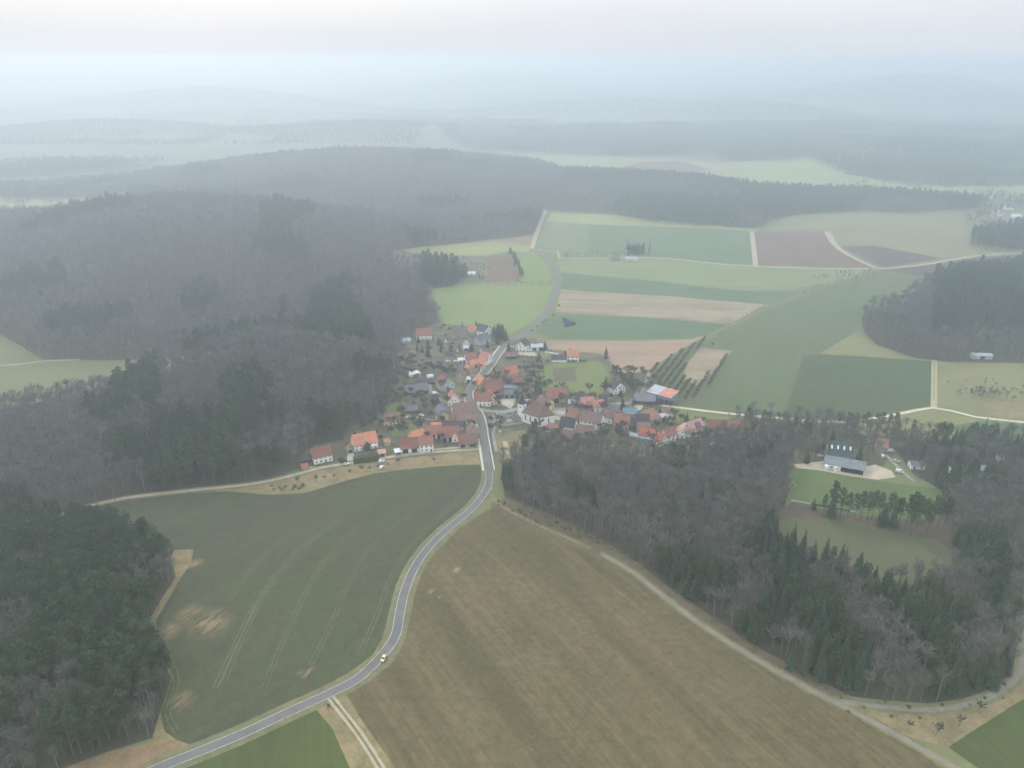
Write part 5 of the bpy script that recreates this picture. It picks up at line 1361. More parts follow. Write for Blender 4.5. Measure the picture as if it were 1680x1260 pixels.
# church --------------------------------------------------------------
def church():
    E = 7.6
    p0 = P(857.0, 677.0, E); p1 = P(885.0, 685.5, E); p2 = P(909.6, 681.0, E)
    v0, v1, v2 = Vector(p0), Vector(p1), Vector(p2)
    back = (v2 - v1).normalized() * 12.5
    a = v1 - v0
    p4 = v0 + back; bx = v2 + Vector((-a.x, -a.y)) * .42
    # polygonal footprint: nave with a slanted choir end
    fp = [v0, v1, v2, bx, p4]
    c = sum((p for p in fp), Vector((0, 0))) / len(fp)
    base = min(Hs(p.x, p.y) for p in fp)
    root = empty('church', (c.x, c.y, base))
    tag(root, 'white village church with a steep brown hipped roof and small dark-spired tower', 'church')
    BUILT.append((c.x, c.y, 12))
    loc = [p - c for p in fp]
    n = len(loc)
    mb = MB()
    vs = [(p.x, p.y, -1) for p in loc] + [(p.x, p.y, E) for p in loc]
    mb.add(vs, [(i, (i + 1) % n, n + (i + 1) % n, n + i) for i in range(n)])
    mb.build('nave_wall', WC['white'], root)
    r0 = (loc[0] + loc[4]) / 2 + (loc[1] - loc[0]) * .16
    r1 = (loc[1] + loc[2]) / 2 * .45 + (loc[0] + loc[4]) / 2 * .12 + loc[3] * .2
    zr = E + 9.3
    mb = MB()
    ev = [(p * 1.06) for p in loc]
    vs = [(p.x, p.y, E - .1) for p in ev] + [(r0.x, r0.y, zr), (r1.x, r1.y, zr)]
    mb.add(vs, [(0, 1, 6, 5), (1, 2, 6), (2, 3, 6), (3, 4, 5, 6), (4, 0, 5), (4, 3, 2, 1, 0)])
    for i, j in ((0, 5), (1, 6), (2, 6), (5, 6), (4, 5), (3, 6)): mb.tube(Vector(vs[i]) + Vector((0, 0, .05)), Vector(vs[j]) + Vector((0, 0, .05)), .13, .13, 5)
    mb.build('nave_roof', RC['brown'], root)
    # tall windows
    def wall_item(pa, pb, t, w, z0, h, name, rnd_=False):
        d = (pb - pa); q = pa + d * t; ang = math.atan2(d.y, d.x)
        mb = MB()
        k = 9
        prof = [(-w / 2, 0), (w / 2, 0)] + [(w / 2 * math.cos(i * math.pi / k), h - w / 2 + w / 2 * math.sin(i * math.pi / k)) for i in range(k + 1)]
        if rnd_: prof = [(w / 2 * math.cos(i * .524), w / 2 * math.sin(i * .524)) for i in range(12)]
        mb.add([(x, -.05, z) for x, z in prof] + [(x, .02, z) for x, z in prof], [tuple(range(len(prof)))] + [(i, (i + 1) % len(prof), len(prof) + (i + 1) % len(prof), len(prof) + i) for i in range(len(prof))])
        o = mb.build(name, m_pane, root); o.location = (q.x, q.y, z0); o.rotation_euler = (0, 0, ang)
    for t in (.18, .48, .8): wall_item(loc[0], loc[1], t, .95, 2.2, 4.4, 'tall_window')
    wall_item(loc[1], loc[2], .25, 1.5, 5.4, 1.5, 'round_window', True)
    wall_item(loc[1], loc[2], .62, .9, 2.2, 4.0, 'tall_window')
    wall_item(loc[0], loc[1], .98, .5, .0, 7.4, 'corner_pilaster')
    # tower
    tc = P(856.3, 688.5)
    t = Vector(tc) - c
    ang = math.atan2(a.y, a.x)
    tw = empty('tower', (t.x, t.y, 0), ang); tw.parent = root
    s = 2.35; Ht = 13.6
    mb = MB(); mb.box(-s, s, -s, s, -1, Ht); mb.box(-s - .15, s + .15, -s - .15, s + .15, Ht, Ht + .3); mb.build('tower_wall', WC['white'], tw)
    mb = MB()
    e = s + .35
    z0 = Ht + .3
    ring = [(-e, -e, z0), (e, -e, z0), (e, e, z0), (-e, e, z0)]
    o8 = [(1.7 * math.cos(R(45 * i - 135)), 1.7 * math.sin(R(45 * i - 135)), z0 + 2.6) for i in range(8)]
    mb.add(ring + o8 + [(0, 0, z0 + 9.2)], [(0, 1, 6, 5, 4)[:3] + (5, 4), (1, 2, 8, 7, 6), (2, 3, 10, 9, 8), (3, 0, 4, 11, 10)] + [(4 + i, 4 + (i + 1) % 8, 12) for i in range(8)] + [(3, 2, 1, 0)])
    mb.tube((0, 0, z0 + 9), (0, 0, z0 + 10.6), .06, .04, 5); mb.box(-.4, .4, -.04, .04, z0 + 10, z0 + 10.1)
    mb.build('spire', RC['dark'], tw)
    for r in (0, 90, 180, 270):
        mb = MB(); mb.box(-.5, .5, -.06, .02, 0, 1.5)
        o = mb.build('belfry_window', m_pane, tw); o.rotation_euler = (0, 0, R(r))
        o.location = (s * math.sin(R(r)), -s * math.cos(R(r)), Ht - 3)
church()

build_house('outbuilding', 'tiny brown-roofed annex at the foot of the church tower', P(*zp('c', 122, 950), 2.5), P(*zp('c', 365, 940), 2.5), 2.5, 4, 2.0, 'a', 'brown', 'beige', cat='outbuilding', chim=0, win=False)
# hedges, walls, fences ----------------------------------------------
def strip_thing(name, label, cat, p, q, w, h, mat, leafy=False, group=None, n=0):
    (x0, y0), (x1, y1) = P(*p), P(*q)
    L_ = math.hypot(x1 - x0, y1 - y0); ang = math.atan2(y1 - y0, x1 - x0)
    mb = MB(); r = random.Random(int(x0 * 7))
    if leafy:
        mb.box(0, L_, -w * .38, w * .38, -.2, h * .86)
        for i in range(int(L_ * (h + w) * 16)):
            d = rdir(r, .2); c = Vector((r.uniform(0, L_), r.uniform(-w / 2, w / 2), r.uniform(.1, h)))
            u = rdir(r, .3); v = u.orthogonal().normalized(); s = .22
            mb.add([c - v * s, c + v * s, c + u * s * 2], [(0, 1, 2)])
    elif n:
        for i in range(n + 1): mb.box(L_ * i / n - .05, L_ * i / n + .05, -.05, .05, -.3, h)
        mb.box(0, L_, .05, .09, h * .25, h * .95)
    else:
        mb.box(0, L_, -w / 2, w / 2, -.4, h); mb.box(-.05, L_ + .05, -w / 2 - .06, w / 2 + .06, h, h + .08)
    o = mb.build(name, mat)
    o.location = (x0, y0, Hs(x0, y0)); o.rotation_euler = (0, 0, ang)
    tag(o, label, cat, group)
    BUILT.append(((x0 + x1) / 2, (y0 + y1) / 2, min(6, L_ / 2)))
    return o
strip_thing('hedge', 'tall dark green clipped hedge in front of the orange-roofed house', 'hedge', zp('6', 918, 912), zp('6', 1235, 868), 4.5, 4.2, m_hedge, True)
strip_thing('hedge', 'short dark hedge between the driveway and the leftmost house', 'hedge', zp('6', 745, 880), zp('6', 820, 930), 3, 2.6, m_hedge, True)
strip_thing('hedge', 'low green hedge below the round lawn', 'hedge', zp('4', 1030, 372), zp('4', 1210, 360), 1.8, 1.8, m_hedge, True)
strip_thing('garden_wall', 'long low white wall right of the white double garage', 'wall', zp('2', 870, 600), zp('2', 1040, 626), .3, 1.3, WC['white'])
strip_thing('garden_wall', 'dark low wall below the orange-roofed house above the lawn', 'wall', zp('2', 1150, 716), zp('2', 1385, 712), .4, 1.2, WC['dark'])
strip_thing('garden_wall', 'white retaining wall under the large white gabled house', 'wall', zp('2', 520, 568), zp('2', 705, 580), .4, 1.4, WC['white'])
strip_thing('garden_wall', 'pale churchyard wall between the graves and the rough grass', 'wall', zp('4', 170, 775), zp('4', 440, 730), .4, 1.5, m_stone)
strip_thing('garden_wall', 'pale grey wall right of the church', 'wall', zp('4', 850, 628), zp('4', 975, 640), .4, 2.0, WC['lightgrey'])
strip_thing('garden_wall', 'short white wall beside the road above the farmyard row', 'wall', zp('3', 1142, 440), zp('3', 1232, 432), .4, 2.0, WC['white'])
strip_thing('garden_wall', 'white garden wall by the cream house near the forest', 'wall', zp('3', 310, 495), zp('3', 430, 508), .4, 1.2, WC['white'])
strip_thing('board_fence', 'white advertising board fence along the near side of the football pitch, left part', 'fence', zp('7', 722, 852), zp('7', 890, 880), .1, 1.1, m_frame, n=14)
strip_thing('board_fence', 'dark board fence along the near side of the football pitch, middle part', 'fence', zp('7', 895, 882), zp('7', 1230, 945), .1, 1.1, WC['dark'], n=24)
strip_thing('board_fence', 'short white board at the right end of the pitch fence', 'fence', zp('7', 1235, 945), zp('7', 1290, 955), .1, 1.2, m_frame, n=4)

# tarpaulin on the green strip
def tarp():
    a, b, c, d = P(922, 520.5), P(946, 530), P(944, 534), P(926, 538)
    mb = MB(); z = Hs(*a)
    cx = sum(p[0] for p in (a, b, c, d)) / 4; cy = sum(p[1] for p in (a, b, c, d)) / 4
    vs = [(p[0], p[1], z) for p in (a, b, c, d)] + [(cx + (p[0] - cx) * .7, cy + (p[1] - cy) * .7, z + 1.6) for p in (a, b, c, d)]
    mb.add(vs, [(0, 1, 5, 4), (1, 2, 6, 5), (2, 3, 7, 6), (3, 0, 4, 7), (4, 5, 6, 7)])
    mb.add([(x, y, zz - .5) for x, y, zz in vs[:4]] + vs[:4], [(0, 1, 5, 4), (1, 2, 6, 5), (2, 3, 7, 6), (3, 0, 4, 7)])
    o = mb.build('covered_heap', paint('tarpaulin', (.02, .028, .05), .2, rough=.9))
    tag(o, 'dark blue tarpaulin-covered heap on the green strip right of the road', 'covered heap')
tarp()

# cars ----------------------------------------------------------------
m_tyre = paint('tyre_rubber', (.02, .02, .02), .1)
m_glass = paint('car_glass', (.02, .023, .026), .1, rough=.1, spec=.5)
m_lamp = paint('headlight_glass', (.8, .8, .75), .05, rough=.2)
CARP = {k: paint('car_paint_' + k, c, .04, rough=.3, spec=.5) for k, c in dict(cream=(.62, .5, .3), white=(.8, .8, .8), silver=(.5, .52, .54), black=(.03, .03, .035), red=(.4, .05, .04), blue=(.06, .1, .2)).items()}
def body_mesh(m, van=False):
    mb = MB()
    if van: prof = [(-2.4, .35), (-2.4, 1.0), (-2.3, 2.0), (1.3, 2.05), (1.9, 1.25), (2.4, 1.05), (2.45, .35)]
    else: prof = [(-2.1, .35), (-2.12, .85), (-1.9, .98), (-1.5, 1.42), (.2, 1.45), (.95, 1.0), (2.0, .86), (2.12, .6), (2.1, .35)]
    n = len(prof); ys = ((-.86, .94), (-.9, 1.0), (.9, 1.0), (.86, .94))
    vs = []
    for y, _ in ys:
        for x, z in prof:
            t = .14 if z > 1.05 else 0
            vs.append((x, y * (1 - t) if abs(y) > .5 else y, z if abs(y) > .88 or True else z))
    fs = []
    for j in range(3):
        for i in range(n - 1): fs.append((j * n + i, j * n + i + 1, (j + 1) * n + i + 1, (j + 1) * n + i))
        fs.append((j * n + n - 1, j * n, (j + 1) * n, (j + 1) * n + n - 1))
    fs.append(tuple(range(n))); fs.append(tuple(range(4 * n - 1, 3 * n - 1, -1)))
    mb.add(vs, fs)
    return mb.mesh('body', m)
def glass_mesh(van=False):
    mb = MB()
    if van:
        mb.add([(1.36, -.72, 1.98), (1.36, .72, 1.98), (1.88, .78, 1.32), (1.88, -.78, 1.32)], [(0, 1, 2, 3)])
        for s in (-1, 1): mb.add([(.3, s * .80, 1.9), (1.25, s * .80, 1.9), (1.7, s * .84, 1.3), (.3, s * .84, 1.3)], [(0, 1, 2, 3)])
    else:
        mb.add([(.3, -.68, 1.43), (.3, .68, 1.43), (.95, .76, 1.04), (.95, -.76, 1.04)], [(0, 1, 2, 3)])
        mb.add([(-1.56, -.68, 1.40), (-1.56, .68, 1.40), (-1.92, .76, 1.02), (-1.92, -.76, 1.02)], [(0, 1, 2, 3)])
        for s in (-1, 1): mb.add([(-1.45, s * .78, 1.38), (.2, s * .78, 1.38), (.8, s * .81, 1.04), (-1.7, s * .81, 1.04)], [(0, 1, 2, 3)])
    for i, v in enumerate(mb.v): mb.v[i] = (v[0] + (.02 if v[0] > .9 else -.02 if v[0] < -1.5 else 0), v[1] * 1.015, v[2] + .015)
    return mb.mesh('window', m_glass)
_w = MB(); _w.tube((0, -.11, 0), (0, .11, 0), .33, .33, 12, 0); _w.tube((0, -.12, 0), (0, .12, 0), .17, .17, 8, 1)
WHEEL = _w.mesh('wheel', [m_tyre, m_gut])
_h = MB(); _h.box(-.05, .05, -.16, .16, -.07, .07); HLAMP = _h.mesh('headlight', m_lamp)
GL = {False: glass_mesh(False), True: glass_mesh(True)}
BODY = {}
def car(px, py, ang, col, label, van=False, name=None, group='cars parked in the village'):
    x, y = P(px, py)
    k = (col, van)
    if k not in BODY: BODY[k] = body_mesh(CARP[col], van)
    e = empty(name or ('parked_van' if van else 'parked_car'), (x, y, Hs(x, y) + .14), ang)
    tag(e, label, 'van' if van else 'car', group)
    child(BODY[k], e, 'body'); child(GL[van], e, 'window')
    for wx in (-1.35, 1.35):
        for wy in (-.82, .82): child(WHEEL, e, 'wheel', (wx, wy, .33))
    for wy in (-.62, .62): child(HLAMP, e, 'headlight', (2.42 if van else 2.1, wy, .72))
    return e
ra = P(640, 1060); rb = P(626, 1086)
car(629.5, 1082, math.atan2(rb[1] - ra[1], rb[0] - ra[0]), 'cream', 'cream car driving towards the viewer on the main road', name='car', group=None)
for (z, x, y, a, c, lab, van) in [
    ('6', 822, 935, 10, 'white', 'white car at the end of the driveway below the leftmost houses', False),
    ('6', 1262, 905, 20, 'white', 'white car on the track below the pale pink garage', False),
    ('6', 1265, 980, 70, 'white', 'white car on the verge below the track', False),
    ('3', 45, 1050, 15, 'silver', 'silver car beside the track left of the farmyard row', False),
    ('3', 720, 210, -20, 'white', 'white van on the curved lane', True),
    ('3', 545, 478, -15, 'white', 'white car in the garden left of the yellow barn', False),
    ('3', 370, 420, 10, 'silver', 'silver car in the garden above the cream house', False),
    ('3', 1530, 690, 80, 'silver', 'silver car on the path beside the rough grass', False),
    ('2', 415, 660, 60, 'white', 'white car beside the dark wooden shed', False),
    ('2', 455, 540, 10, 'silver', 'silver car left of the large white gabled house', False),
    ('4', 500, 455, 20, 'silver', 'silver van behind the church roof', True),
    ('5', 1450, 960, 5, 'white', 'white van below the house with solar panels, upper one', True),
    ('5', 1448, 1005, 5, 'white', 'white van below the house with solar panels, lower one', True),
    ('5', 440, 450, 30, 'silver', 'silver car on the concrete yard by the low dark shed', False),
    ('8', 530, 425, -10, 'white', 'white van on the lane behind the clubhouse', True),
    ('8', 605, 605, -30, 'white', 'white van at the right end of the gravel yard', True),
    ('8', 575, 512, -40, 'silver', 'silver car on the lane above the gravel yard', False),
    ('8', 460, 470, 70, 'white', 'white car under the trees behind the clubhouse', False),
    ('7', 975, 470, -10, 'silver', 'silver car left of the clubhouse', False),
    ('1', 722, 715, 0, 'white', 'white car left of the flat white garage, left one', False),
    ('1', 822, 716, 0, 'white', 'white car left of the flat white garage, right one', False),
    ('2', 820, 1160, 80, 'white', 'white car left of the barn below the lawn', False)]:
    px, py = zp(z, x, y); car(px, py, R(a), c, lab, van)

# gravestones ---------------------------------------------------------
_g = MB(); _g.box(-.45, .45, -.12, .12, -.2, 1.0); _g.add([(-.45, -.12, 1.0), (.45, -.12, 1.0), (0, -.12, 1.3), (-.45, .12, 1.0), (.45, .12, 1.0), (0, .12, 1.3)], [(0, 1, 2), (4, 3, 5), (0, 2, 5, 3), (1, 4, 5, 2)])
_g.box(-.55, .55, -1.9, -.15, -.2, .22)
GR = [_g.mesh('gravestone', paint('gravestone_' + k, c, .15, rough=.5)) for k, c in (('pale', (.6, .6, .57)), ('dark', (.12, .12, .13)), ('grey', (.3, .3, .3)))]
r = random.Random(3)
gx0, gy0 = P(804, 692); gx1, gy1 = P(846, 690); gx2, gy2 = P(812, 679)
for i in range(12):
    for j in range(5):
        if r.random() < .12: continue
        u = (i + .2 * r.random()) / 11; v = (j + .2 * r.random()) / 4.6
        x = gx0 + (gx1 - gx0) * u + (gx2 - gx0) * v; y = gy0 + (gy1 - gy0) * u + (gy2 - gy0) * v
        o = bpy.data.objects.new('gravestone', r.choice(GR)); COL.objects.link(o)
        o.location = (x, y, Hs(x, y)); o.rotation_euler = (0, 0, R(-12))
        tag(o, 'upright gravestone with a stone kerb in the churchyard left of the church', 'gravestone', 'gravestones in the churchyard')

# football pitch ------------------------------------------------------
for px, py, a, lab in ((1299, 795, 12, 'white goal frame at the left end of the football pitch'), (1540, 826, 12, 'white goal frame at the right end of the football pitch')):
    x, y = P(px, py); mb = MB()
    for s in (-3.6, 3.6): mb.tube((0, s, -.2), (0, s, 2.4), .07, .07, 6); mb.tube((0, s, 2.4), (1.4, s, 0), .04, .04, 5)
    mb.tube((0, -3.6, 2.4), (0, 3.6, 2.4), .07, .07, 6)
    o = mb.build('goal_frame', m_frame); o.location = (x, y, Hs(x, y)); o.rotation_euler = (0, 0, R(a)); tag(o, lab, 'goal')

# utility pole
x, y = P(760, 541); mb = MB(); mb.tube((0, 0, -.5), (0, 0, 13), .16, .11, 6); mb.box(-1, 1, -.06, .06, 12.2, 12.35)
o = mb.build('utility_pole', m_bark); o.location = (x, y, Hs(x, y)); tag(o, 'wooden utility pole at the near edge of the bright meadow', 'pole')
x, y = P(720, 685)
# ------------------------------------------------------------------ woods: the nearest 300 of each kind stand alone, the rest is mass
BUILT_A = np.array(BUILT) if BUILT else np.zeros((0, 3))
def free(x, y, m=0):
    if not len(BUILT_A): return True
    return not ((np.hypot(BUILT_A[:, 0] - x, BUILT_A[:, 1] - y) < BUILT_A[:, 2] + m).any())
cand = {k: [] for k in KINDS}
for w in ('pines', 'hill', 'east', 'big', 'right', 'park'):
    allmass[w] = [t for t in allmass[w] if free(t[0], t[1], 1.5) and in_view(t[0], t[1], Hs(t[0], t[1]) + 8, 260)]
for w in ('pines', 'hill', 'east'):
    for i, t in enumerate(allmass[w]):
        if in_view(t[0], t[1], 12, 10):
            cand[t[2]].append((math.hypot(t[0], t[1] ), w, i))
WOODTXT = {
 ('pines', 'pine_tree'): ('tall dark green pine among its look-alikes in the pine wood left of the wheat field', 'pine trees of the wood left of the wheat field'),
 ('pines', 'bare_tree'): ('leafless brown tree standing between pines in the wood left of the wheat field', 'leafless trees in the pine wood left of the wheat field'),
 ('east', 'spruce_tree'): ('dark pointed spruce in the mixed wood right of the large brown field', 'spruces of the wood right of the brown field'),
 ('east', 'pine_tree'): ('green pine in the mixed wood right of the large brown field', 'pines of the wood right of the brown field'),
 ('east', 'bare_tree'): ('leafless grey-brown tree in the wood right of the large brown field', 'leafless trees of the wood right of the brown field'),
 ('hill', 'pine_tree'): ('green pine on the wooded hill behind the pale track', 'pines of the wooded hill'),
 ('hill', 'bare_tree'): ('leafless tree on the wooded hill behind the pale track', 'leafless trees of the wooded hill'),
}
taken = {w: set() for w in allmass}
LIMIT = {'bare_tree': 225, 'pine_tree': 285, 'spruce_tree': 285}
def plant(kind, x, y, s, sz, label, group, src=None, name=None, cat='tree'):
    e = empty(name or kind, (x, y, Hs(x, y)), rnd.uniform(0, 6.28)); e.scale = (s, s, sz)
    mt, mc = src or rnd.choice(SRC[kind])
    a = bpy.data.objects.new('trunk', mt); COL.objects.link(a); a.parent = e
    b = bpy.data.objects.new('crown', mc); COL.objects.link(b); b.parent = e
    tag(e, label, cat, group)
    return e
for k, c in cand.items():
    c.sort()
    for d, w, i in c[:LIMIT[k]]:
        taken[w].add(i)
        x, y, kk, s, sz = allmass[w][i]
        lab, grp = WOODTXT[(w, kk)]
        px, py, dd = proj(x, y, Hs(x, y))
        if w == 'pines':
            zt = ('at its lower end' if py > 1150 else 'facing the wheat field' if px > 175 else 'near the left picture edge' if px < 60 else 'inside the stand')
            lab = {'pine_tree': 'dark green pine in the wood left of the wheat field, ', 'bare_tree': 'leafless tree in the pine wood at lower left, '}[kk] + zt
        elif w == 'east':
            zt = ('beside the brown clearing' if 1230 < px < 1600 and py < 1000 else 'toward the village end' if px < 1100 else 'above the grey track' if px < 1330 else 'above the track fork' if px < 1500 else 'inside the curve of the track')
            lab = {'pine_tree': 'green pine in the big right wood, ', 'spruce_tree': 'dark pointed spruce in the big right wood, ', 'bare_tree': 'leafless tree in the big right wood, '}[kk] + zt
        else: zt = ''
        plant(kk, x, y, s, sz, lab, grp + (', ' + zt if zt else ''))
MTXT = {
 'pines': ('pine_wood', 'rear part of the dark pine wood left of the wheat field'),
 'hill': ('hill_wood', 'bare and evergreen wood covering the hill left of the village'),
 'east': ('mixed_wood', 'rear part of the mixed wood right of the large brown field'),
 'big': ('hill_wood', 'hazy grey-brown forest on the high hills at upper left'),
 'right': ('wood', 'rounded wood on the low rise at the right edge of the fields'),
 'park': ('wood', 'low leafless wood around the clubhouse and the end of the village'),
 'rightfar': ('copse', 'small dark copse by the pale track at far right'),
 'strip': ('wood', 'long dark belt of forest behind the upper fields'),
 'hump': ('wood', 'hazy wooded hump at the upper right edge'),
 'band': ('wood', 'hazy belt of forest beyond the far pale fields'),
 'farleft': ('wood', 'faint wooded hill at the far upper left'),
 'farleftb': ('copse', 'faint copse in the far valley at the left edge'),
 'plain': ('woodland', 'very faint woods scattered over the hazy plain to the horizon'),
 'hedge': ('hedgerow', 'low bushes and hedges along the edges of the fields'),
}
for w, lst in allmass.items():
    n_, lab = MTXT[w]
    mass(n_, lab, [t for i, t in enumerate(lst) if i not in taken[w]], 'hedgerow' if w == 'hedge' else 'wood')
    print(w, len(lst), len(taken[w]))
# ------------------------------------------------------------------ garden, orchard and wayside trees
_roads_cl = ROAD + SIDE + CONC + LANE + LANE2 + TR_W
RA = np.array(_roads_cl)
def offroad(x, y, m=4.5):
    return np.hypot(RA[:, 0] - x, RA[:, 1] - y).min() > m
GS = [(bare_parts(400 + i, h=9, rad=[3.4, 2.9, 3.8][i], nl=9, nb=7, nt=9, tw=.3)) for i in range(3)]
m_shrub = plant_mat('shrub_twigs', (.24, .19, .13), (.32, .27, .2), (.2, .165, .12))
m_twig2 = plant_mat('garden_twigs', (.05, .046, .04), (.12, .11, .095), (.06, .056, .05))
GSRC = [(a.mesh('trunk', m_bark), b.mesh('crown', m_twig2)) for a, b in GS]
FS = [(bare_parts(450 + i, h=5, rad=2.0, nl=8, nb=6, nt=7, tw=.17)) for i in range(3)]
FSRC = [(a.mesh('trunk', m_bark), b.mesh('crown', m_twig2)) for a, b in FS]
CS = [(spruce_parts(480 + i, h=[9, 11][i], rad=[2.9, 3.2][i], tiers=11, br=9)) for i in range(2)]
CSRC = [(a.mesh('trunk', m_bark), b.mesh('crown', m_spruce)) for a, b in CS]
BS = [bush_parts(500 + i, rad=[1.5, 1.2, 1.8][i], h=[2.0, 1.6, 2.3][i], leafy=(i == 1)).mesh('shrub', [m_shrub, m_hedge, m_shrub][i]) for i in range(3)]

VIL = next(p for k, p, l in REG if k == 'village_ground')
SKIP = ('lawn', 'paved_yard', 'gravel_yard', 'rough_grass', 'sand_patch', 'grave_field', 'road', 'lane', 'football_pitch', 'garden_soil')
rnd = random.Random(21)
a = scatter(VIL, 7.6)
top = np.full(len(a), -1)
for i_, (k, p, l) in enumerate(REG): top[inpoly(p, a[:, 0], a[:, 1])] = i_
HOUSES = [(o.location.x, o.location.y, o['label']) for o in bpy.data.objects if o.type == 'EMPTY' and o.parent is None and o.get('category') in ('house', 'barn', 'church', 'shed', 'garage', 'outbuilding', 'hut', 'clubhouse', 'hall', 'stable', 'workshop')]
HXY = np.array([h[:2] for h in HOUSES])
def near_ref(x, y):
    l = HOUSES[int(np.argmin(np.hypot(HXY[:, 0] - x, HXY[:, 1] - y)))][2].split(',')[0].split()[:11]
    while l[-1] in ('the', 'a', 'of', 'in', 'by', 'at', 'and', 'with', 'left', 'right', 'to', 'beside', 'behind', 'above', 'below', 'from', 'on', 'between', 'half', 'two', 'one', 'its', 'its', 'dark', 'pale', 'white', 'bare', 'upper', 'lower', 'joined'): l.pop()
    return ' '.join(l)
vi = next(i_ for i_, (k, p, l) in enumerate(REG) if k == 'village_ground')
lawns = [i_ for i_, (k, p, l) in enumerate(REG) if k == 'lawn']
a = a[(top == vi) | (np.isin(top, lawns) & (a[:, 0] < -50))]
a = [(x, y) for x, y in a if free(x, y, 1.2) and offroad(x, y, 5)]
ng = nc = 0
left = []
ZONES = [  # image area, label, group
 (lambda px, py: py < 640 and px < 840, 'leafless garden tree among the houses left of the upper street', 'garden trees left of the upper street'),
 (lambda px, py: py >= 640 and px < 800, 'leafless garden tree around the farmyard row left of the road', 'garden trees around the farmyard row'),
 (lambda px, py: py < 660 and px >= 840, 'leafless garden tree around the round lawn', 'garden trees around the round lawn'),
 (lambda px, py: px < 1170, 'leafless garden tree among the houses right of the church', 'garden trees right of the church'),
 (lambda px, py: True, 'leafless tree around the football clubhouse', 'trees around the football clubhouse')]
for x, y in a:
    px, py, d = proj(x, y, Hs(x, y) + 3)
    big = px > 1165 or (px < 700 and py < 700)
    if py > 725 and px < 1150: continue
    if rnd.random() < (.12 if not big else .0): continue
    z = next(z for z in ZONES if z[0](px, py))
    if rnd.random() < .10:
        if nc < 60:
            plant('garden_conifer', x, y, (s := rnd.uniform(.6, 1.1)), s * rnd.uniform(.9, 1.2), 'dark conifer by the ' + near_ref(x, y), 'conifers by the ' + near_ref(x, y), rnd.choice(CSRC)); nc += 1
    elif ng < 297:
        if px > 1165:
            plant('garden_tree', x, y, (s := rnd.uniform(.65, .95)), s, 'leafless tree by the ' + near_ref(x, y), 'trees by the ' + near_ref(x, y), rnd.choice(SRC['bare_tree'])); ng += 1
        else:
            plant('garden_tree', x, y, (s := rnd.uniform(.7, 1.35)), s, 'leafless garden tree by the ' + near_ref(x, y), 'garden trees by the ' + near_ref(x, y), rnd.choice(GSRC)); ng += 1
    else: left.append((x, y))
print('garden trees', ng, nc, len(left))
# fruit trees in rows
nf = 0
o0 = P(1100, 655); o1 = P(1150, 583); u = Vector((o1[0] - o0[0], o1[1] - o0[1])); Lr = u.length; u.normalize(); v = Vector((u.y, -u.x))
ORCH = next(p for k, p, l in REG if k == 'orchard_grass')
for i in range(-11, 12):
    for j in range(-2, 42):
        p = Vector(o0) + v * (i * 5.6) + u * (j * 3.6 + (i % 2) * 2)
        m = inpoly(ORCH, np.array([p.x]), np.array([p.y]))[0]
        fal = any(inpoly(q, np.array([p.x]), np.array([p.y]))[0] for k, q, l in REG if k == 'fallow_field')
        px, py, d = proj(p.x, p.y, 2)
        if not m or fal or not free(p.x, p.y, 1) or nf >= 255: continue
        s = rnd.uniform(.9, 1.2)
        plant('fruit_tree', p.x, p.y, s, s, 'small leafless fruit tree in the orchard rows above the half red barn', 'fruit trees of the orchard', rnd.choice(FSRC)); nf += 1
# rows along the western side of the round lawn
for i in range(5):
    for j in range(7):
        px, py = 858 + i * 7 + j * 1.5, 592 + j * 8
        x, y = P(px, py)
        if free(x, y, 1): plant('fruit_tree', x, y, .9, .95, 'small leafless fruit tree in the rows left of the round lawn', 'fruit trees left of the round lawn', rnd.choice(FSRC))
# wayside shrubs and trees
def shrub(px, py, s, label, group, k=None):
    x, y = P(px, py)
    o = bpy.data.objects.new('shrub', BS[rnd.randrange(3) if k is None else k]); COL.objects.link(o)
    o.location = (x, y, Hs(x, y) - .05); o.scale = (s, s, s * rnd.uniform(.8, 1.2)); o.rotation_euler = (0, 0, rnd.uniform(0, 6.3))
    tag(o, label, 'shrub', group)
for i in range(34):
    t = i / 33
    px = 815 + 175 * t + rnd.uniform(-3, 3); py = 827 + 62 * t + rnd.uniform(-6, 5) + 8 * math.sin(t * 3)
    if i % 2:
        x, y = P(px, py); plant('wayside_tree', x, y, (s := rnd.uniform(.6, 1.1)), s * 1.1, 'small leafless tree in the row above the brown field', 'small trees above the brown field', rnd.choice(FSRC))
    else:
        x, y = P(px, py); plant('wayside_tree', x, y, (s := rnd.uniform(.35, .6)), s, 'tiny leafless bush-like tree in the strip above the brown field', 'tiny trees above the brown field', rnd.choice(FSRC))
for i in range(32):
    t = rnd.random()
    q = TR_E[int(t * (len(TR_E) - 1) * .62) + 8]
    px, py, d = proj(q[0], q[1], 0)
    shrub(px + rnd.uniform(8, 18), py - rnd.uniform(6, 14), rnd.uniform(.4, .8), 'brown shrub at the foot of the wood along the grey track', 'shrubs between the grey track and the wood', 0)
for px, py in ((444, 797), (456, 800), (470, 799), (482, 799), (494, 797), (462, 803), (478, 803), (448, 803), (492, 802)):
    shrub(px + rnd.uniform(-3, 3), py, rnd.uniform(1.0, 1.5), 'grey shrub in the thicket on the dry verge above the wheat field', 'thicket above the wheat field', 0)
for i, (px, py) in enumerate(((518, 793), (533, 790), (548, 787), (574, 782), (594, 776), (608, 774), (653, 765), (712, 760), (731, 740), (780, 737), (637, 768), (488, 796), (620, 773))):
    x, y = P(px, py)
    plant('wayside_tree', x, y, (s := rnd.uniform(.7, 1.2)), s * 1.15, 'small leafless tree on the dry verge above the wheat field', 'small trees above the wheat field', rnd.choice(FSRC))
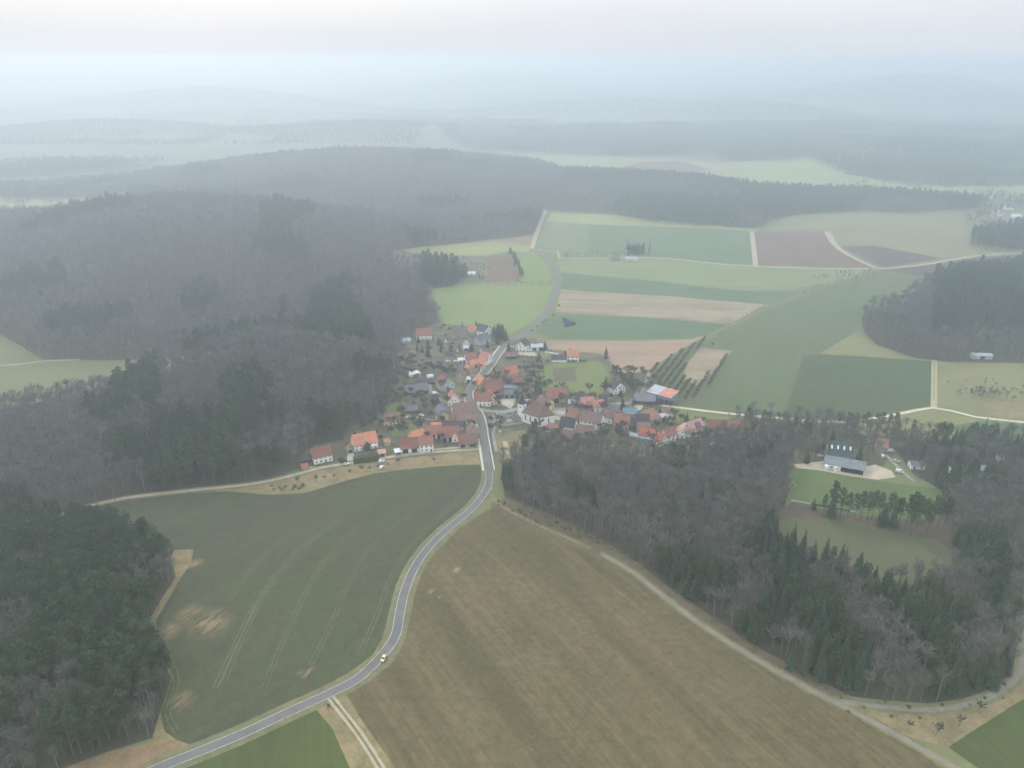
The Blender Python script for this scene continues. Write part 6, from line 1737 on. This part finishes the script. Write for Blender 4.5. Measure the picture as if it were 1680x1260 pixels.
for px, py, s in ((1488, 1170, .8), (1534, 1208, 1.3), (1573, 1192, 1.0), (1606, 1172, 1.2), (1490, 1198, .9)):
    x, y = P(px, py)
    plant('wayside_tree', x, y, s, s * 1.2, 'slender leafless tree on the dry triangle of grass at lower right', 'slender trees on the dry triangle', rnd.choice(FSRC))
for i in range(10):
    t = rnd.random(); px = 1385 + t * 290; py = 1153 + 14 * math.sin(t * 3.14) - (38 * max(0, t - .75) / .25) + rnd.choice((-9, 12)) + rnd.uniform(-3, 3)
    shrub(px, py, rnd.uniform(.5, 1.0), 'low brown shrub beside the curved track at lower right', 'shrubs beside the curved track', 0)
for i in range(0):
    t = rnd.random(); shrub(556 + 76 * t + rnd.uniform(2, 10), 1150 + 105 * t, rnd.uniform(.5, 1.1), 'dark shrub in the strip right of the double dirt track', 'shrubs beside the double dirt track', 0)
x, y = P(539, 1168); plant('wayside_tree', x, y, .7, .8, 'single small leafless tree at the mouth of the double dirt track', None, FSRC[0])
for px, py in ((868, 534), (884, 524), (860, 540), (896, 515), (878, 528), (905, 500)):
    shrub(px + 12, py + 2, 1.4, 'round shrub on the right verge of the road past the bright meadow', 'shrubs beside the road past the bright meadow', 0)
for i in range(14):
    px, py = 822 + rnd.uniform(-14, 12), 553 + rnd.uniform(-9, 9)
    x, y = P(px, py)
    if free(x, y, .5): plant('garden_conifer', x, y, (s := rnd.uniform(.7, 1.1)), s, 'dense dark conifer in the clump between the meadow and the upper street', 'conifers of the clump by the upper street', rnd.choice(CSRC))
b = scatter(VIL, 8.2)
tb = np.full(len(b), -1)
for i_, (k, p, l) in enumerate(REG): tb[inpoly(p, b[:, 0], b[:, 1])] = i_
b = [tuple(q) for q in b[tb == vi] if free(q[0], q[1], .2) and offroad(q[0], q[1], 4)]
rnd.shuffle(b)
for x, y in b[:130]:
    px, py, d = proj(x, y, 0)
    if px > 1170 or (py > 730 and px < 1150): continue
    side = 'among the houses left of the street' if px < 800 else 'among the houses right of the street'
    shrub(px, py, rnd.uniform(.8, 1.5), 'garden shrub by the ' + near_ref(x, y), 'garden shrubs by the ' + near_ref(x, y))
# pines and spruces between the pitch and the brown clearing
PN = [(1362, 846, 1.15), (1378, 848, 1.0), (1390, 850, .85), (1422, 856, 1.02), (1430, 850, 1.0), (1440, 852, .9), (1455, 858, 1.05), (1468, 860, .95), (1475, 856, .8), (1484, 868, 1.1), (1494, 862, 1.1), (1503, 866, 1.05), (1492, 882, 1.25),
      (1402, 854, .95), (1412, 850, .9), (1514, 868, 1.0), (1520, 874, .95), (1350, 842, .7),
      (1528, 862, 1.0), (1538, 866, .9), (1548, 864, 1.0)]
for px, py, s in PN:
    x, y = P(px, py)
    plant('tall_pine', x, y, s * .95, s * 1.0, 'tall slender pine with a high crown in the row below the football pitch', 'tall pines beside the football pitch', SRC['pine_tree'][rnd.choice((0, 2))])
for px, py, s, lab in ((1334, 836, .42, 'small spruce standing alone at the left of the pitch fence'), (1363, 848, .82, 'dark spruce under the leftmost tall pines by the pitch'), (1447, 862, .82, 'dark blue-green spruce in the middle of the pine row, left of two'), (1464, 863, .68, 'dark blue-green spruce in the middle of the pine row, right of two')):
    x, y = P(px, py)
    plant('spruce', x, y, s * 1.25, s, lab, None, SRC['spruce_tree'][0])
# evergreen and round bare trees at the upper edge of the eastern wood
for px, py, k, s in ((1432, 735, 'bare_tree', .8), (1462, 735, 'bare_tree', 1.05), (1495, 720, 'spruce_tree', .55), (1553, 720, 'pine_tree', .7), (1595, 722, 'pine_tree', .7), (1630, 724, 'pine_tree', .7), (1610, 755, 'spruce_tree', .9), (1252, 706, 'bare_tree', .7), (1225, 695, 'bare_tree', .45), (1195, 690, 'bare_tree', .4)):
    x, y = P(px, py)
    plant('park_tree', x, y, s, s, {'bare_tree': 'large round leafless tree near the lane behind the clubhouse', 'spruce_tree': 'dark conifer at the upper edge of the right wood', 'pine_tree': 'bushy pine at the upper edge of the right wood'}[k], {'bare_tree': 'round trees near the clubhouse', 'spruce_tree': 'conifers at the upper edge of the right wood', 'pine_tree': 'pines at the upper edge of the right wood'}[k], rnd.choice(SRC[k]))
# ------------------------------------------------------------------ haze
mb = MB(); mb.box(-12000, 12000, -1200, 14000, -75, 264)
hm = bpy.data.materials.new('haze_air'); hm.use_nodes = True
nt = hm.node_tree; nt.nodes.clear()
out = nt.nodes.new("ShaderNodeOutputMaterial"); pv = nt.nodes.new("ShaderNodeVolumePrincipled")
pv.inputs['Color'].default_value = (.735, .81, .885, 1)
pv.inputs['Density'].default_value = .00063
pv.inputs['Anisotropy'].default_value = .76
nt.links.new(pv.outputs[0], out.inputs['Volume'])
o = mb.build('haze', hm); tag(o, kind='stuff')
